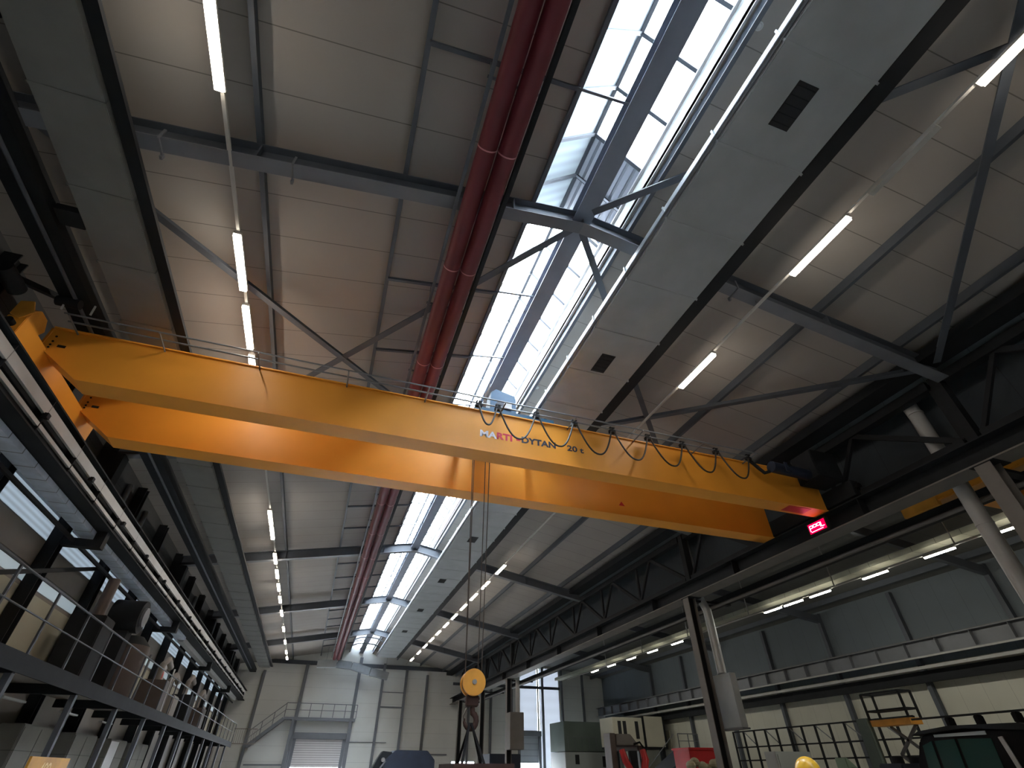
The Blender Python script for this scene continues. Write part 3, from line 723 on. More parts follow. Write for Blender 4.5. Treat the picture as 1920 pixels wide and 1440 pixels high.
G1 = girder(Y1, 0); G2 = girder(Y2, 1)
def carriage(x, sx):
    q = mb(); q.box(x-.15, x+.15, 8.85, 12.75, 6.14, 6.60); c = q.build('end_carriage', M['orange'] if sx < 0 else M['steeld'], crane, bevel=.01)  # right carriage coloured dark to look unlit, left one orange
    for y in (9.2, 12.4):
        q = mb(); q.cyl((x-.06, y, 6.21), (x+.06, y, 6.21), .17, 24); q.build('wheel', M['steeld'], c, True)
    for y, s_ in ((8.85, -1), (12.75, 1)):
        q = mb(); q.cyl((x, y, 6.4), (x, y+.12*s_, 6.4), .07, 14); q.build('buffer', M['black'], c, True)
    return c
c1 = carriage(-6.66, -1); c2 = carriage(13.42, 1)
q = mb(); q.prism([(8.9, 6.605), (9.4, 6.605), (9.5, 6.8), (9.35, 7.0), (9.1, 7.0), (8.95, 6.85)], 'X', -6.76, -6.56); q.build('mounting_bracket', M['orange2'], c1, bevel=.01)
q = mb(); q.prism([(-6.80, 6.62), (-6.62, 6.55), (-6.48, 6.75), (-6.60, 7.0), (-6.80, 6.95)], 'Y', 8.84, 8.87); q.build('gusset_plate', M['orange2'], c1)
q = mb(); q.cyl((-6.8, 8.6, 7.0), (-6.8, 8.0, 7.0), .15, 18); q.build('travel_motor', M['steeld'], c1, True)
q = mb(); q.cyl((-6.5, 9.1, 7.35), (-6.1, 9.1, 7.35), .10, 16); q.build('travel_motor', M['steeld'], c1, True)
q = mb(); q.cyl((11.0, 9.30, 6.85), (12.4, 9.30, 6.80), .16, 20); q.box(11.35, 11.45, 9.12, 9.16, 6.7, 6.98); q.build('travel_motor', M['navy'], c2, True)
q = mb(); q.tube([(10.5, 9.55, 7.15), (10.75, 9.50, 6.85), (10.85, 9.45, 6.7), (11.0, 9.40, 6.75)], .05, 8); q.build('motor_cable', M['steeld'], c2, True)
q = mb(); q.box(12.3, 13.25, 8.95, 9.68, 6.62, 7.5); q.build('switch_cabinet', M['steeld'], c2, bevel=.02)
# girder accessories: two rails on posts along the near girder
YR = 9.42; YO = 9.19
q = mb(); q.tube([(-6.3, YO, 7.14), (10.55, YO, 7.14)], .018, 8); q.build('upper_rail', M['galv'], crane, True)
q = mb(); q.tube([(-6.3, YR, 7.13), (10.55, YR, 7.13)], .020, 8); q.build('festoon_rail', M['galv'], crane, True)
posts = [-6.2, -4.6, -2.7, -.8, 1.05, 2.95, 4.85, 6.8, 8.7, 10.45]
for i, x in enumerate(posts):
    q = mb(); q.tube([(x, Y1-.002, 7.08), (x, YO-.03, 7.10)], .018, 6); q.build('rail_post', M['galv'], crane, True)
q = mb(); q.tube([(-6.3, 12.5, 7.56), (12.5, 12.5, 7.56)], .015, 8); q.build('upper_rail', M['galv'], crane, True)
for x in (-6.0, 0, 6, 12):
    q = mb(); q.tube([(x, 12.42, 7.12), (x, 12.5, 7.56)], .016, 6); q.build('rail_post', M['galv'], crane, True)
for x in (-6.35, -5.85):
    q = mb(); q.beam((x, 9.12, 7.16), (x+.02, 9.05, 7.36), .03, .03); q.build('limit_arm', M['white'], crane)
# lettering (mesh letters on the girder web)
def text_mesh(body, size, mat_, mtx, name, parent, bold=.012):
    cu = bpy.data.curves.new('tmp', 'FONT'); cu.body = body; cu.size = size; cu.extrude = .002; cu.offset = bold
    to = bpy.data.objects.new('tmp', cu); COL.objects.link(to)
    dg = bpy.context.evaluated_depsgraph_get(); me = bpy.data.meshes.new_from_object(to.evaluated_get(dg))
    w = max((v.co.x for v in me.vertices), default=0)
    bpy.data.objects.remove(to); me.materials.clear(); me.materials.append(mat_)
    org = Vector((0,0,0)); pp = parent
    while pp is not None: org += pp.location; pp = pp.parent
    me.transform(mtx); me.transform(Matrix.Translation(Vector((0, 0, ZC))-org))
    o = bpy.data.objects.new(name, me); COL.objects.link(o); o.parent = parent
    return o, w
RZm = Matrix.Rotation(math.pi/2, 4, 'X')
def web_text(body, x, z, size, m, lab, sx=1.0, bold=.012):
    mt = Matrix.Translation(Vector((x, Y1-.004, z))) @ RZm @ Matrix.Diagonal((sx, 1, 1, 1))
    o, w = text_mesh(body, size, m, mt, 'lettering', G1, bold); o['label'] = lab; return w*sx
web_text('MA', 2.47, 6.40, .25, M['textglare'], 'red letters whitened as by glare', 1.18, .009)
web_text('RTI', 2.90, 6.41, .25, M['textred'], 'red letters', 1.16, .009)
web_text('-', 3.42, 6.43, .24, M['textred'], 'red dash', 1.3)
web_text('DYTAN', 3.55, 6.43, .235, M['textdark'], 'dark lettering', 1.18, .009)
web_text('20 t', 4.80, 6.44, .22, M['textdark'], 'dark load rating', 1.3, .006)
# warning marks
q = mb(); q.prism([(7.45, 6.28), (7.65, 6.28), (7.55, 6.42)], 'Y', Y2-.006, Y2-.001); q.build('warning_triangle', M['bred'], G2)
q = mb(); q.box(11.7, 12.5, Y1+.03, Y1+.36, GZ0-.03, GZ0-.0235); q.build('warning_sticker', M['bred'], G1, label='red sticker under the girder end')
# festoon cable
f = thing('festoon_cable', (6.4, YR, 6.9), 'dark looping power cable hanging along the orange crane girder', 'cable')
LP = [(2.33, 2.78, 6.52), (2.86, 3.80, 6.28), (3.90, 4.85, 6.28), (4.95, 5.95, 6.26), (6.03, 7.03, 6.30), (7.12, 8.12, 6.32), (8.22, 9.22, 6.33), (9.32, 10.33, 6.34)]
for a, c, zb in LP:
    pts = []
    for k in range(17):
        u = k/16.0; s = 2*u-1
        pts.append((a+(c-a)*(.5+.5*s*(1-.10*(1-s*s))), YR-.05-.08*(1-s*s), zb-.06+(7.09-zb)*abs(s)**2.3))
    q = mb(); q.tube(pts, .022, 8); q.build('cable_loop', M['cable'], f, True)
for x in [2.33]+[c+.05 for a, c, z in LP]:
    q = mb(); q.box(x-.08, x+.08, YR-.05, YR+.05, 7.02, 7.10); q.cyl((x-.05, YR-.04, 7.165), (x-.05, YR+.04, 7.165), .025, 10); q.cyl((x+.05, YR-.04, 7.165), (x+.05, YR+.04, 7.165), .025, 10); q.box(x-.02, x+.02, YR-.045, YR-.03, 7.08, 7.18)
    q.build('cable_carrier', M['steeld'], f)
# trolley
t = thing('crane_trolley', (3.2, 11.05, 7.2), 'blue hoist trolley standing on the orange crane girders', 'hoist')
q = mb(); q.box(2.35, 4.55, 9.90, 10.05, 7.24, 7.40); q.box(2.35, 4.55, 12.05, 12.2, 7.24, 7.40); q.box(2.35, 2.5, 10.05, 12.05, 7.24, 7.4); q.box(4.4, 4.55, 10.05, 12.05, 7.24, 7.4)
q.build('trolley_frame', M['blue'], t)
q = mb(); q.prism([(2.82, 7.42), (3.50, 7.42), (3.56, 7.60), (3.56, 8.04), (3.50, 8.17), (2.98, 8.28), (2.84, 8.14)], 'Y', 10.15, 11.5); bx = q.build('gearbox', M['blue'], t, bevel=.012)
q = mb(); q.cyl((3.1, 10.12, 7.72), (3.1, 10.15, 7.72), .13, 20); q.build('cover_plate', M['navy'], bx, True)
q = mb(); q.box(3.2, 3.42, 10.10, 10.15, 7.66, 7.84); q.build('nameplate', M['lightgrey'], bx)
q = mb(); q.cyl((3.55, 10.9, 7.62), (4.35, 10.9, 7.62), .24, 24); q.build('rope_drum', M['steelm'], t, True)
q = mb(); q.cyl((3.58, 10.35, 7.55), (4.2, 10.35, 7.55), .14, 20); q.build('hoist_motor', M['blue'], t, True)
q = mb(); q.cyl((2.75, 10.6, 7.42), (2.45, 10.6, 7.42), .12, 16); q.build('travel_motor', M['navy'], t, True)
q = mb(); q.tube([(2.62, 10.0, 7.4), (2.66, 10.0, 7.9), (2.72, 10.0, 8.05), (2.76, 10.0, 8.28)], [.05, .045, .03, .02], 8); q.build('cable_mast', M['tank'], t, True)
for x in (2.6, 4.3):
    for y in (9.955, 12.145):
        q = mb(); q.cyl((x, y-.05, 7.31), (x, y+.05, 7.31), .11, 20); q.build('wheel', M['steeld'], t, True)
# ropes
HX, HY, HZ = 2.90, 11.0, 1.40
for i, (xa, ya, xb, yb, lab) in enumerate(((2.62, 10.98, 2.74, 10.98, 'outer left'), (2.70, 11.12, 2.78, 11.12, 'inner left'), (3.02, 11.12, 3.04, 11.12, 'inner right'), (3.10, 10.98, 3.08, 10.98, 'outer right'))):
    q = mb(); q.tube([(xa, ya, 7.3), (xb, yb, HZ+.05)], .011, 6)
    tag(q.build('hoist_rope', M['rope']), '%s steel hoist rope between trolley and hook block' % lab, 'rope', 'hoist ropes')
# hook block
h = thing('hook_block', (HX, HY, HZ), 'round yellow orange pulley block with rusty hook hanging from ropes', 'hook block')
for dy in (-.16, .10):
    q = mb(); q.cyl((HX+(.02 if dy > 0 else 0), HY+dy, HZ), (HX+(.02 if dy > 0 else 0), HY+dy+.06, HZ), .235, 32); p_ = q.build('pulley_cover', M['orange2'], h, True, .008)
q = mb(); q.cyl((HX, HY-.10, HZ), (HX, HY+.10, HZ), .19, 28); q.build('pulley_wheel', M['steeld'], h, True)
q = mb(); q.cyl((HX, HY-.19, HZ), (HX, HY-.16, HZ), .045, 16); q.build('axle_cap', M['chrome'], h, True)
q = mb(); q.box(HX-.11, HX+.13, HY-.08, HY+.08, HZ-.40, HZ-.2); q.build('hook_yoke', M['rust'], h, bevel=.02)
pts = [(HX+.02, HY, HZ-.36), (HX+.03, HY, HZ-.46)]
for k in range(12):
    a = math.radians(70-k*24); pts.append((HX-.01+.12*math.cos(a), HY, HZ-.62+.13*math.sin(a)))
q = mb(); q.tube(pts, [.045, .05]+[.055]*6+[.05, .045, .04, .035, .025, .015], 12); q.build('hook', M['rust'], h, True)
q = mb(); q.tube([(HX-.09, HY, HZ-.42), (HX-.15, HY, HZ-.55), (HX-.13, HY, HZ-.66)], .018, 8); q.build('safety_latch', M['chrome'], h, True)
for i, (bx_, by_, lab) in enumerate(((2.62, 10.4, 'left outer'), (2.78, 11.4, 'left inner'), (3.02, 10.4, 'right inner'), (3.24, 11.4, 'right outer'))):
    q = mb(); q.beam((HX-.02+.015*i, HY, HZ-.66), (bx_, by_, .12), .045, .014)
    tag(q.build('lifting_sling', M['black']), '%s black sling hanging from the crane hook' % lab, 'sling', 'black slings on the hook')
t = thing('steel_load', (3.1, 10.9, -.25), 'dark rusty steel frame lifted by the black slings', 'load')
q = mb(); q.box(2.45, 3.55, 10.3, 10.42, -.2, .12); q.box(2.45, 3.55, 11.38, 11.5, -.2, .12); q.build('side_beam', M['rust'], t)
q = mb(); q.box(2.45, 2.57, 10.42, 11.38, -.2, .12); q.box(3.43, 3.55, 10.42, 11.38, -.2, .12); q.build('cross_beam', M['rust'], t)

# ------------------------------------------------------------------ red LED display under the right crane rail
t = thing('led_display', (12.95, 10.2, 5.55), 'small glowing red digital display on the right crane rail beam', 'display')
q = mb(); q.box(13.02, 13.12, 9.86, 10.58, 5.50, 5.88); q.build('display_case', M['steeld'], t)
q = mb(); q.box(13.012, 13.02, 9.92, 10.52, 5.56, 5.84); q.build('display_backlight', M['ledback'], t)
SEG = {'p': [((0, -.6), (0, 1)), ((0, 1), (.7, 1)), ((.7, 1), (.7, .3)), ((.7, .3), (0, .3))],
       'o': [((0, .3), (0, 1)), ((0, 1), (.7, 1)), ((.7, 1), (.7, .3)), ((.7, .3), (0, .3))],
       'q': [((0, .3), (0, 1)), ((0, 1), (.7, 1)), ((.7, 1), (.7, -.3)), ((.7, .3), (0, .3))],
       'l': [((0, 1.05), (0, -.3)), ((0, -.3), (.7, -.3))]}
for i, ch in enumerate('poql'):
    q = mb()
    for (a, c) in SEG[ch]:
        def P(u): return (13.008, 10.47-(i*.95+u[0])*.145, 5.68+u[1]*.10)
        q.beam(P(a), P(c), .018, .006, (1,0,0))
    q.build('led_digit', M['led'], t)
q = mb(); q.beam((13.008, 10.45, 5.60), (13.008, 10.02, 5.60), .016, .006, (1,0,0)); q.build('led_underline', M['led'], t)

# ------------------------------------------------------------------ second crane in the side nave
t = thing('overhead_crane', (22, 9.2, 5.8), 'orange crane end half hidden behind the right crane rail and thick pipe', 'crane')
q = mb(); q.box(15.3, 29.9, 7.55, 7.95, 5.95, 6.75); q.build('girder', M['orange'], t)
q = mb(); q.box(15.3, 29.9, 5.75, 6.15, 5.95, 6.75); q.build('girder', M['orange'], t)
q = mb(); q.box(14.9, 15.29, 5.3, 8.4, 5.78, 6.15); c_ = q.build('end_carriage', M['orange'], t, bevel=.02)
q = mb(); q.box(14.85, 15.0, 7.9, 8.9, 5.66, 5.9); q.build('rail_sweeper', M['orange2'], c_)
q = mb(); q.cyl((15.5, 8.3, 6.0), (16.1, 8.3, 6.0), .16, 16); q.build('travel_motor', M['steeld'], t, True)
q = mb(); q.box(14.95, 15.25, YB, 57, 5.38, 5.66)
tag(q.build('crane_runway', M['steeld']), 'low dark rail beam carrying the side nave crane beside the columns', 'crane rail beam')

# ------------------------------------------------------------------ left wall windows
for i in range(13):
    y0 = 16.0+3.567*(i-2)+.18; y1 = y0+3.567-.36
    w = thing('window_%d' % (i+7), (XL, (y0+y1)/2, 3.72), '%s window strip of the left wall from the camera' % ORD[i], None); w['kind'] = 'structure'
    q = mb(); q.add([(XL-.10, y0-.18, 4.74), (XL-.10, y1+.18, 4.74), (XL-.10, y1+.18, 5.50), (XL-.10, y0-.18, 5.50)], [(0,1,2,3)]); q.build('upper_pane', M['wpane'], w)
    q = mb(); q.add([(XL-.10, y0-.18, 3.72), (XL-.10, y1+.18, 3.72), (XL-.10, y1+.18, 4.12), (XL-.10, y0-.18, 4.12)], [(0,1,2,3)]); q.build('lower_pane', M['wpane2'], w)
    q = mb()
    for z in (3.72, 4.08, 4.74, 5.46): q.box(XL-.10, XL-.02, y0-.18, y1+.18, z, z+.04)
    q.build('window_frame', M['steelm'], w)

# ------------------------------------------------------------------ gallery
GX0, GX1, GZ = -7.28, -5.6, 1.74
g = thing('gallery_walkway', (-6.5, 32, 1.5), 'long dark steel gallery with railing along the left wall', 'walkway')
q = mb(); q.box(GX0, GX1, 6.0, 52, GZ-.05, GZ); q.build('deck', M['brownp'], g)
q = mb(); q.box(GX1-.02, GX1+.02, 6.0, 52, GZ-.24, GZ+.08); q.build('edge_beam', M['steeld'], g)
q = mb(); q.tube([(GX1, 6.0, 2.98), (GX1, 52, 2.98)], .024, 8); q.build('handrail', M['steel'], g, True)
q = mb(); q.tube([(GX1, 6.0, 2.42), (GX1, 52, 2.42)], .018, 8); q.build('mid_rail', M['steel'], g, True)
first = None; y = 7.6; fy = y
while y < 52:
    if first is None:
        q = mb(); q.box(GX1-.03, GX1+.01, y-.03, y+.03, GZ-.2, 2.98); first = q.build('rail_post', M['steel'], g)
    else: child_copy(first, g, (0, y-fy, 0))
    y += 1.93
first = None; first2 = None; y = 9.7; fy = y
while y < 52:
    if first is None:
        q = mb(); q.box(GX1-.14, GX1-.02, y-.07, y+.07, -ZC, GZ-.26); first = q.build('support_column', M['steel'], g)
        q = mb(); q.box(GX0, GX1-.02, y-.06, y+.06, GZ-.26, GZ-.06); first2 = q.build('cross_beam', M['steeld'], g)
    else:
        child_copy(first, g, (0, y-fy, 0)); child_copy(first2, g, (0, y-fy, 0))
    y += 3.6
# wall brace seen between the windows and machines on the gallery
q = mb(); q.beam((-7.2, 13.9, 3.4), (-7.2, 18.9, 5.0), .10, .10, (1,0,0))
tag(q.build('wall_brace', M['steeld']), 'dark diagonal brace across the left windows', 'brace')
t = thing('storage_tank', (-6.5, 22.6, GZ), 'tall brown round tank standing on the left gallery', 'tank')
q = mb(); q.cyl((-6.55, 22.4, GZ), (-6.55, 22.4, 3.45), .62, 28); q.build('tank_body', M['tank'], t, True)
q = mb(); q.cyl((-6.55, 22.4, 3.45), (-6.55, 22.4, 3.75), .62, 28, .3); q.build('tank_lid', M['steeld'], t, True)
q = mb(); q.tube([(-5.98, 22.9, 1.9), (-5.94, 22.9, 2.8), (-5.94, 22.9, 3.3)], .04, 8); q.build('tank_pipe', M['galv'], t, True)
t = thing('extraction_fan', (-6.6, 20.9, 3.8), 'dark drum shaped fan above the brown tank under the windows', 'fan')
q = mb(); q.cyl((-7.1, 21.2, 4.15), (-6.2, 21.2, 4.15), .5, 28); q.build('fan_housing', M['steeld'], t, True)
q = mb(); q.cyl((-6.2, 21.2, 4.15), (-6.12, 21.2, 4.15), .3, 24); q.build('fan_inlet', M['steelm'], t, True)
q = mb(); q.box(-6.9, -6.4, 20.95, 21.45, GZ, 3.68); q.build('fan_base', M['steeld'], t)
t = thing('dust_collector', (-6.5, 18.9, GZ), 'dark upright filter cabinet on the gallery before the tank', 'machine')
q = mb(); q.box(-7.2, -6.3, 18.4, 19.3, GZ, 3.6); q.build('cabinet', M['steeld'], t, bevel=.03)
q = mb(); q.cyl((-6.7, 18.85, 3.6), (-6.7, 18.85, 4.7), .16, 16); q.build('exhaust_pipe', M['tank'], t, True)
for i, (y, s, m_) in enumerate(((27.2, 1.3, 'tank'), (29.6, 1.0, 'brownp'), (33.5, 1.4, 'steeld'), (38.0, 1.2, 'tank'))):
    t = thing('gallery_machine', (-6.5, y, GZ), '%s brown machine unit on the gallery beyond the tank' % ORD[i], 'machine', 'machines on the gallery')
    q = mb(); q.box(-7.1, -6.1, y, y+1.1, GZ, GZ+s); q.build('machine_body', M[m_], t, bevel=.04)
    q = mb(); q.tube([(-6.6, y+.5, GZ+s), (-6.6, y+.5, GZ+s+.6), (-6.6, y+1.2, GZ+s+.9), (-6.6, y+2.0, GZ+s+.7)], .12, 12); q.build('machine_hose', M['brownp'], t, True)
q = mb(); q.tube([(-5.75, 26.2, 3.3), (-5.72, 26.2, 1.85)], .03, 8)
tag(q.build('vertical_pipe', M['white'], smooth=True), 'thin white upright pipe behind the gallery railing', 'pipe')
t = thing('wall_sign', (-7.2, 30.6, 3.6), 'small white sign with a red round mark on the left wall', 'sign')
q = mb(); q.box(-7.22, -7.2, 30.3, 31.2, 3.2, 4.2); q.build('sign_board', M['white'], t)
q = mb(); q.cyl((-7.2, 30.75, 3.6), (-7.19, 30.75, 3.6), .18, 20); q.build('red_mark', M['bred'], t)
# things under the gallery
for i, y in enumerate((10.5, 14.2, 17.9, 21.6, 25.4, 29.0)):
    t = thing('storage_cabinet', (-7.0, y+1.2, -ZC), '%s grey cabinet under the gallery from the camera' % ORD[i], 'cabinet', 'cabinets under the gallery')
    q = mb(); q.box(-7.27, -6.75, y, y+2.2, -ZC, .95); q.build('cabinet_body', M['wallL'], t, bevel=.02)
    q = mb(); q.box(-6.75, -6.73, y+.05, y+1.07, -ZC+.1, .88); d_ = q.build('cabinet_door', M['lightgrey' if i in (1, 4) else 'wallL'], t)
    q = mb(); q.box(-6.73, -6.70, y+.95, y+.98, -.6, -.3); q.build('handle', M['chrome'], d_)
    q = mb(); q.box(-6.75, -6.73, y+1.12, y+2.15, -ZC+.1, .88); q.build('cabinet_door', M['wallL'], t)
p = None
for i, y in enumerate((15.9, 19.6, 23.2)):
    lab = '%s dim tube lamp under the gallery from the camera' % ORD[i]
    q = mb(); q.box(-6.75, -6.65, y, y+1.2, 1.30, 1.34)
    tag(q.build('tube_lamp', M['white']), lab, 'light', 'lamps under the gallery')
t = thing('number_sign', (-4.6, 14.2, -.3), 'orange sign board with pale digits at the lower left edge', 'sign')
q = mb(); q.box(-4.66, -4.62, 13.2, 15.15, -.55, .22); q.build('sign_board', M['signorange'], t)
q = mb(); q.box(-4.70, -4.66, 13.9, 14.0, -ZC, .1); q.build('sign_post', M['steeld'], t)
mt = Matrix.Translation(Vector((-4.612, 13.75, -.10))) @ Matrix.Rotation(math.pi/2, 4, 'Z') @ RZm
text_mesh('489', .34, M['signtext'], mt, 'sign_digits', t, .004)

# ------------------------------------------------------------------ walkway on the end wall
w = thing('end_wall_walkway', (1.0, YE-.7, 3.8), 'steel walkway with railing above the roller door on the end wall', 'walkway')
yf = YE-1.2
q = mb(); q.box(-2.45, 3.92, yf, YE-.05, 3.78, 3.98); q.build('deck', M['steelm'], w)
def railrun(p0, p1, n, par, h=1.1, m='steelm'):
    p0, p1 = Vector(p0), Vector(p1)
    for dz, r in ((h, .035), (h*.52, .025)):
        q = mb(); q.tube([p0+V(0,0,dz), p1+V(0,0,dz)], r, 6); q.build('handrail' if dz == h else 'mid_rail', M[m], par, True)
    for k in range(n+1):
        c = p0.lerp(p1, k/n); q = mb(); q.beam(c, c+V(0,0,h), .06, .06, (0,1,0)); q.build('rail_post', M[m], par)
railrun((-2.45, yf, 3.95), (3.92, yf, 3.95), 6, w)
for x in (-1.6, 3.5):
    q = mb(); q.box(x-.12, x+.12, yf, yf+.2, -ZC, 3.78); q.build('support_post', M['steelm'], w)
s = thing('end_wall_stairs', (-3.6, YE-.7, 2.8), 'sloping steel stair from the left gallery up to the end walkway', 'stairs')
q = mb(); q.beam((-2.45, yf+.05, 3.85), (-5.0, yf+.05, 1.75), .08, .28, (0,0,1)); q.build('stringer', M['steelm'], s)
q = mb(); q.beam((-2.45, YE-.3, 3.85), (-5.0, YE-.3, 1.75), .08, .28, (0,0,1)); q.build('stringer', M['steelm'], s)
for k in range(9):
    u = (k+.5)/9; x = -2.45-2.55*u; z = 3.85-2.1*u
    q = mb(); q.box(x-.14, x+.14, yf+.09, YE-.34, z-.02, z+.02); q.build('tread', M['steelm'], s)
railrun((-2.45, yf, 3.9), (-5.0, yf, 1.8), 3, s)
# ochre guard fence at the gallery end
f_ = thing('guard_fence', (-4.8, 52.2, 1.8), 'ochre barred guard fence at the far end of the gallery', 'fence')
q = mb(); q.box(-5.7, -4.0, 52.15, 52.2, 1.72, 1.78); q.build('fence_rail', M['brownp'], f_)
q = mb(); q.box(-5.7, -4.0, 52.15, 52.2, 2.7, 2.75); q.build('fence_rail', M['brownp'], f_)
for k in range(12):
    x = -5.65+k*.15
    q = mb(); q.box(x-.012, x+.012, 52.16, 52.19, 1.78, 2.7); q.build('fence_bar', M['brownp'], f_)
# segmented duct along the gable
d_ = thing('gable_duct', (3.2, 55.8, 7.6), 'bluish segmented duct crossing under the ridge near the end wall', 'duct')
pts = [(-.6, 8.05), (1.2, 8.12), (2.6, 8.02), (4.4, 7.62), (6.2, 7.30)]
for i, (a, c) in enumerate(zip(pts, pts[1:])):
    q = mb(); q.beam((a[0]+.02, 55.8, a[1]), (c[0]-.02, 55.8, c[1]), .6, .62); q.build('duct_segment', M['galv' if i else 'galvd'], d_)
for x in (.2, 3.5, 5.9):
    q = mb(); q.cyl((x, 55.8, 7.6), (x, 55.8, rs(x)), .012, 6); q.build('hanger_rod', M['galv'], d_)
# arched bars below the last lantern
for i, y in enumerate((50.6, 53.4)):
    q = mb(); q.tube([(OPL-.3, y, 9.3), (OPL+.3, y, 9.55), (RX, y, 9.62), (OPR-.3, y, 9.55), (OPR+.3, y, 9.3)], .05, 8)
    tag(q.build('ridge_hoop', M['steel'], smooth=True), '%s curved bar under the white ridge near the end wall' % ORD[i], 'bar', 'curved bars under the ridge')

# ------------------------------------------------------------------ things on the floor
# far navy machine
t = thing('press_machine', (5.6, 35.5, -ZC), 'dark navy bulky machine before the far end wall', 'machine')
q = mb(); q.prism([(4.3, -ZC), (7.2, -ZC), (7.2, .55), (6.75, .98), (4.95, 1.0), (4.6, .75), (4.3, .5)], 'Y', 35, 37.5); q.build('machine_body', M['navy'], t, bevel=.03)
q = mb(); q.prism([(3.55, -.2), (4.35, -.2), (4.75, .9), (4.2, .95), (3.95, .6)], 'Y', 35.1, 35.9); q.build('machine_head', M['steeld'], t, bevel=.03)
q = mb(); q.cyl((4.25, 34.9, .55), (4.25, 35.1, .55), .1, 16); q.build('dial', M['chrome'], t, True)
q = mb(); q.tube([(4.4, 34.95, .5), (4.15, 34.95, .2), (4.1, 34.95, -.3)], .05, 8); q.build('hose', M['steelm'], t, True)
# dark machine behind column
t = thing('dark_workbench', (13.8, 43, -ZC), 'dark bench shaped machine between the far columns', 'machine')
q = mb(); q.box(12.6, 14.95, 42.0, 44, -ZC, 1.05); q.build('bench_body', M['navy'], t, bevel=.03)
q = mb(); q.box(14.2, 14.75, 42.0, 42.08, 1.051, 1.35); q.build('white_panel', M['white'], t)
# green-grey room and pale room
t = thing('site_office', (24.8, 52.5, -ZC), 'two storey cabin with grey green upper floor beside the bright end wall', 'cabin')
q = mb(); q.box(22.9, 28.9, 52, 55.5, 1.55, 3.85); q.build('upper_storey', M['green'], t, bevel=.02)
q = mb(); q.box(22.9, 28.9, 52, 55.5, -ZC, 1.5); ls = q.build('lower_storey', M['pale'], t, bevel=.02)
q = mb(); q.box(23.9, 24.3, 51.97, 52, .6, 1.3); q.build('lower_window', M['dark'], ls)
q = mb(); q.box(26.7, 28.2, 51.97, 52, .4, 1.2); q.build('lower_window', M['dark'], ls)
q = mb()
for k in range(9): q.box(23.0+k*.72, 23.03+k*.72, 51.4, 51.43, 1.55, 2.6)
q.box(22.9, 28.9, 51.4, 51.44, 2.6, 2.64); q.build('balcony_rail', M['steelm'], t)
# cream container on a frame
t = thing('office_container', (27.8, 47, 1.7), 'cream office container with tall dark windows raised on a frame', 'container')
q = mb(); q.box(24.9, 27.85, 46.0, 48.4, 1.75, 3.82); c_ = q.build('front_unit', M['container'], t, bevel=.02)
q = mb(); q.box(28.05, 29.95, 46.0, 48.4, 1.75, 3.95); q.build('side_unit', M['container'], t, bevel=.02)
q = mb(); q.box(27.86, 28.04, 45.95, 48.4, 1.7, 3.95); q.box(29.96, 30.1, 45.95, 48.4, 1.7, 3.95); q.box(24.9, 30.1, 45.95, 48.4, 1.6, 1.74); q.build('dark_frame', M['steeld'], t)
for x in (25.4, 25.9, 27.1):
    q = mb(); q.box(x, x+.32, 45.97, 46.0, 2.3, 3.55); q.build('window', M['dark'], c_)
for x in (25.2, 27.9, 29.8):
    q = mb(); q.box(x-.08, x+.08, 46.1, 46.26, -ZC, 1.6); q.build('support_leg', M['steeld'], t)
# landing with stairs
t = thing('access_stairs', (30.2, 43, -ZC), 'steel stair and railed landing beside the cream container', 'stairs')
q = mb(); q.box(28.6, 30.5, 42.0, 43.2, 1.42, 1.54); q.build('landing', M['steeld'], t)
railrun((28.6, 42.0, 1.5), (30.5, 42.0, 1.5), 2, t, 1.0)
q = mb(); q.beam((28.6, 42.6, 1.48), (25.6, 42.6, -.9), .08, .22); q.build('stringer', M['steelm'], t)
q = mb(); q.tube([(28.6, 42.6, 2.5), (25.6, 42.6, .1)], .035, 6); q.build('stair_handrail', M['steelm'], t, True)
for k in range(8):
    u = (k+.5)/8; q = mb(); q.box(28.6-3*u-.13, 28.6-3*u+.13, 42.2, 43, 1.48-2.38*u-.015, 1.48-2.38*u+.015); q.build('tread', M['steelm'], t)
# lit patch of the wall behind landing, drawn as a pale panel
q = mb(); q.box(30.90, 30.98, 46.6, 48.6, 1.6, 3.0)
tag(q.build('lit_wall_patch', M['cream']), 'pale square painted as a lit patch on the side nave wall', 'panel')
# blue box
t = thing('machine_housing', (28.4, 38, -ZC), 'dark blue sloping machine housing behind the red box', 'machine')
q = mb(); q.prism([(23.0, -ZC), (28.6, -ZC), (28.6, 1.2), (26.4, 1.2), (24.6, .2), (23.0, -.4)], 'Y', 37.5, 40); q.build('housing', M['navy'], t, bevel=.03)
# red robot like machine
t = thing('red_machine', (17.1, 30.5, -ZC), 'grey upright machine with two red arms right of the bright door', 'machine')
q = mb(); q.box(16.1, 16.45, 30.2, 31, -ZC, 1.75); q.build('left_upright', M['tank'], t, bevel=.02)
q = mb(); q.box(17.85, 18.2, 30.2, 31, -ZC, 1.2); q.build('right_upright', M['tank'], t, bevel=.02)
q = mb(); q.prism([(16.45, 1.2), (17.85, 1.2), (17.35, 1.72), (16.5, 1.72)], 'Y', 30.1, 30.9); q.build('head_cover', M['steelb'], t, bevel=.03)
q = mb(); q.box(16.45, 17.85, 30.3, 30.9, .95, 1.2); q.build('cross_head', M['steelm'], t, bevel=.02)
q = mb(); q.tube([(16.65, 30.0, 1.0), (16.75, 29.9, .5), (17.05, 29.8, .0), (17.1, 29.8, -.5)], [.16, .19, .15, .12], 12); q.build('red_arm', M['bred'], t, True)
q = mb(); q.tube([(17.95, 30.0, 1.0), (18.0, 29.9, .55), (17.8, 29.8, .1), (17.7, 29.8, -.5)], [.16, .2, .18, .14], 12); q.build('red_arm', M['bred'], t, True)
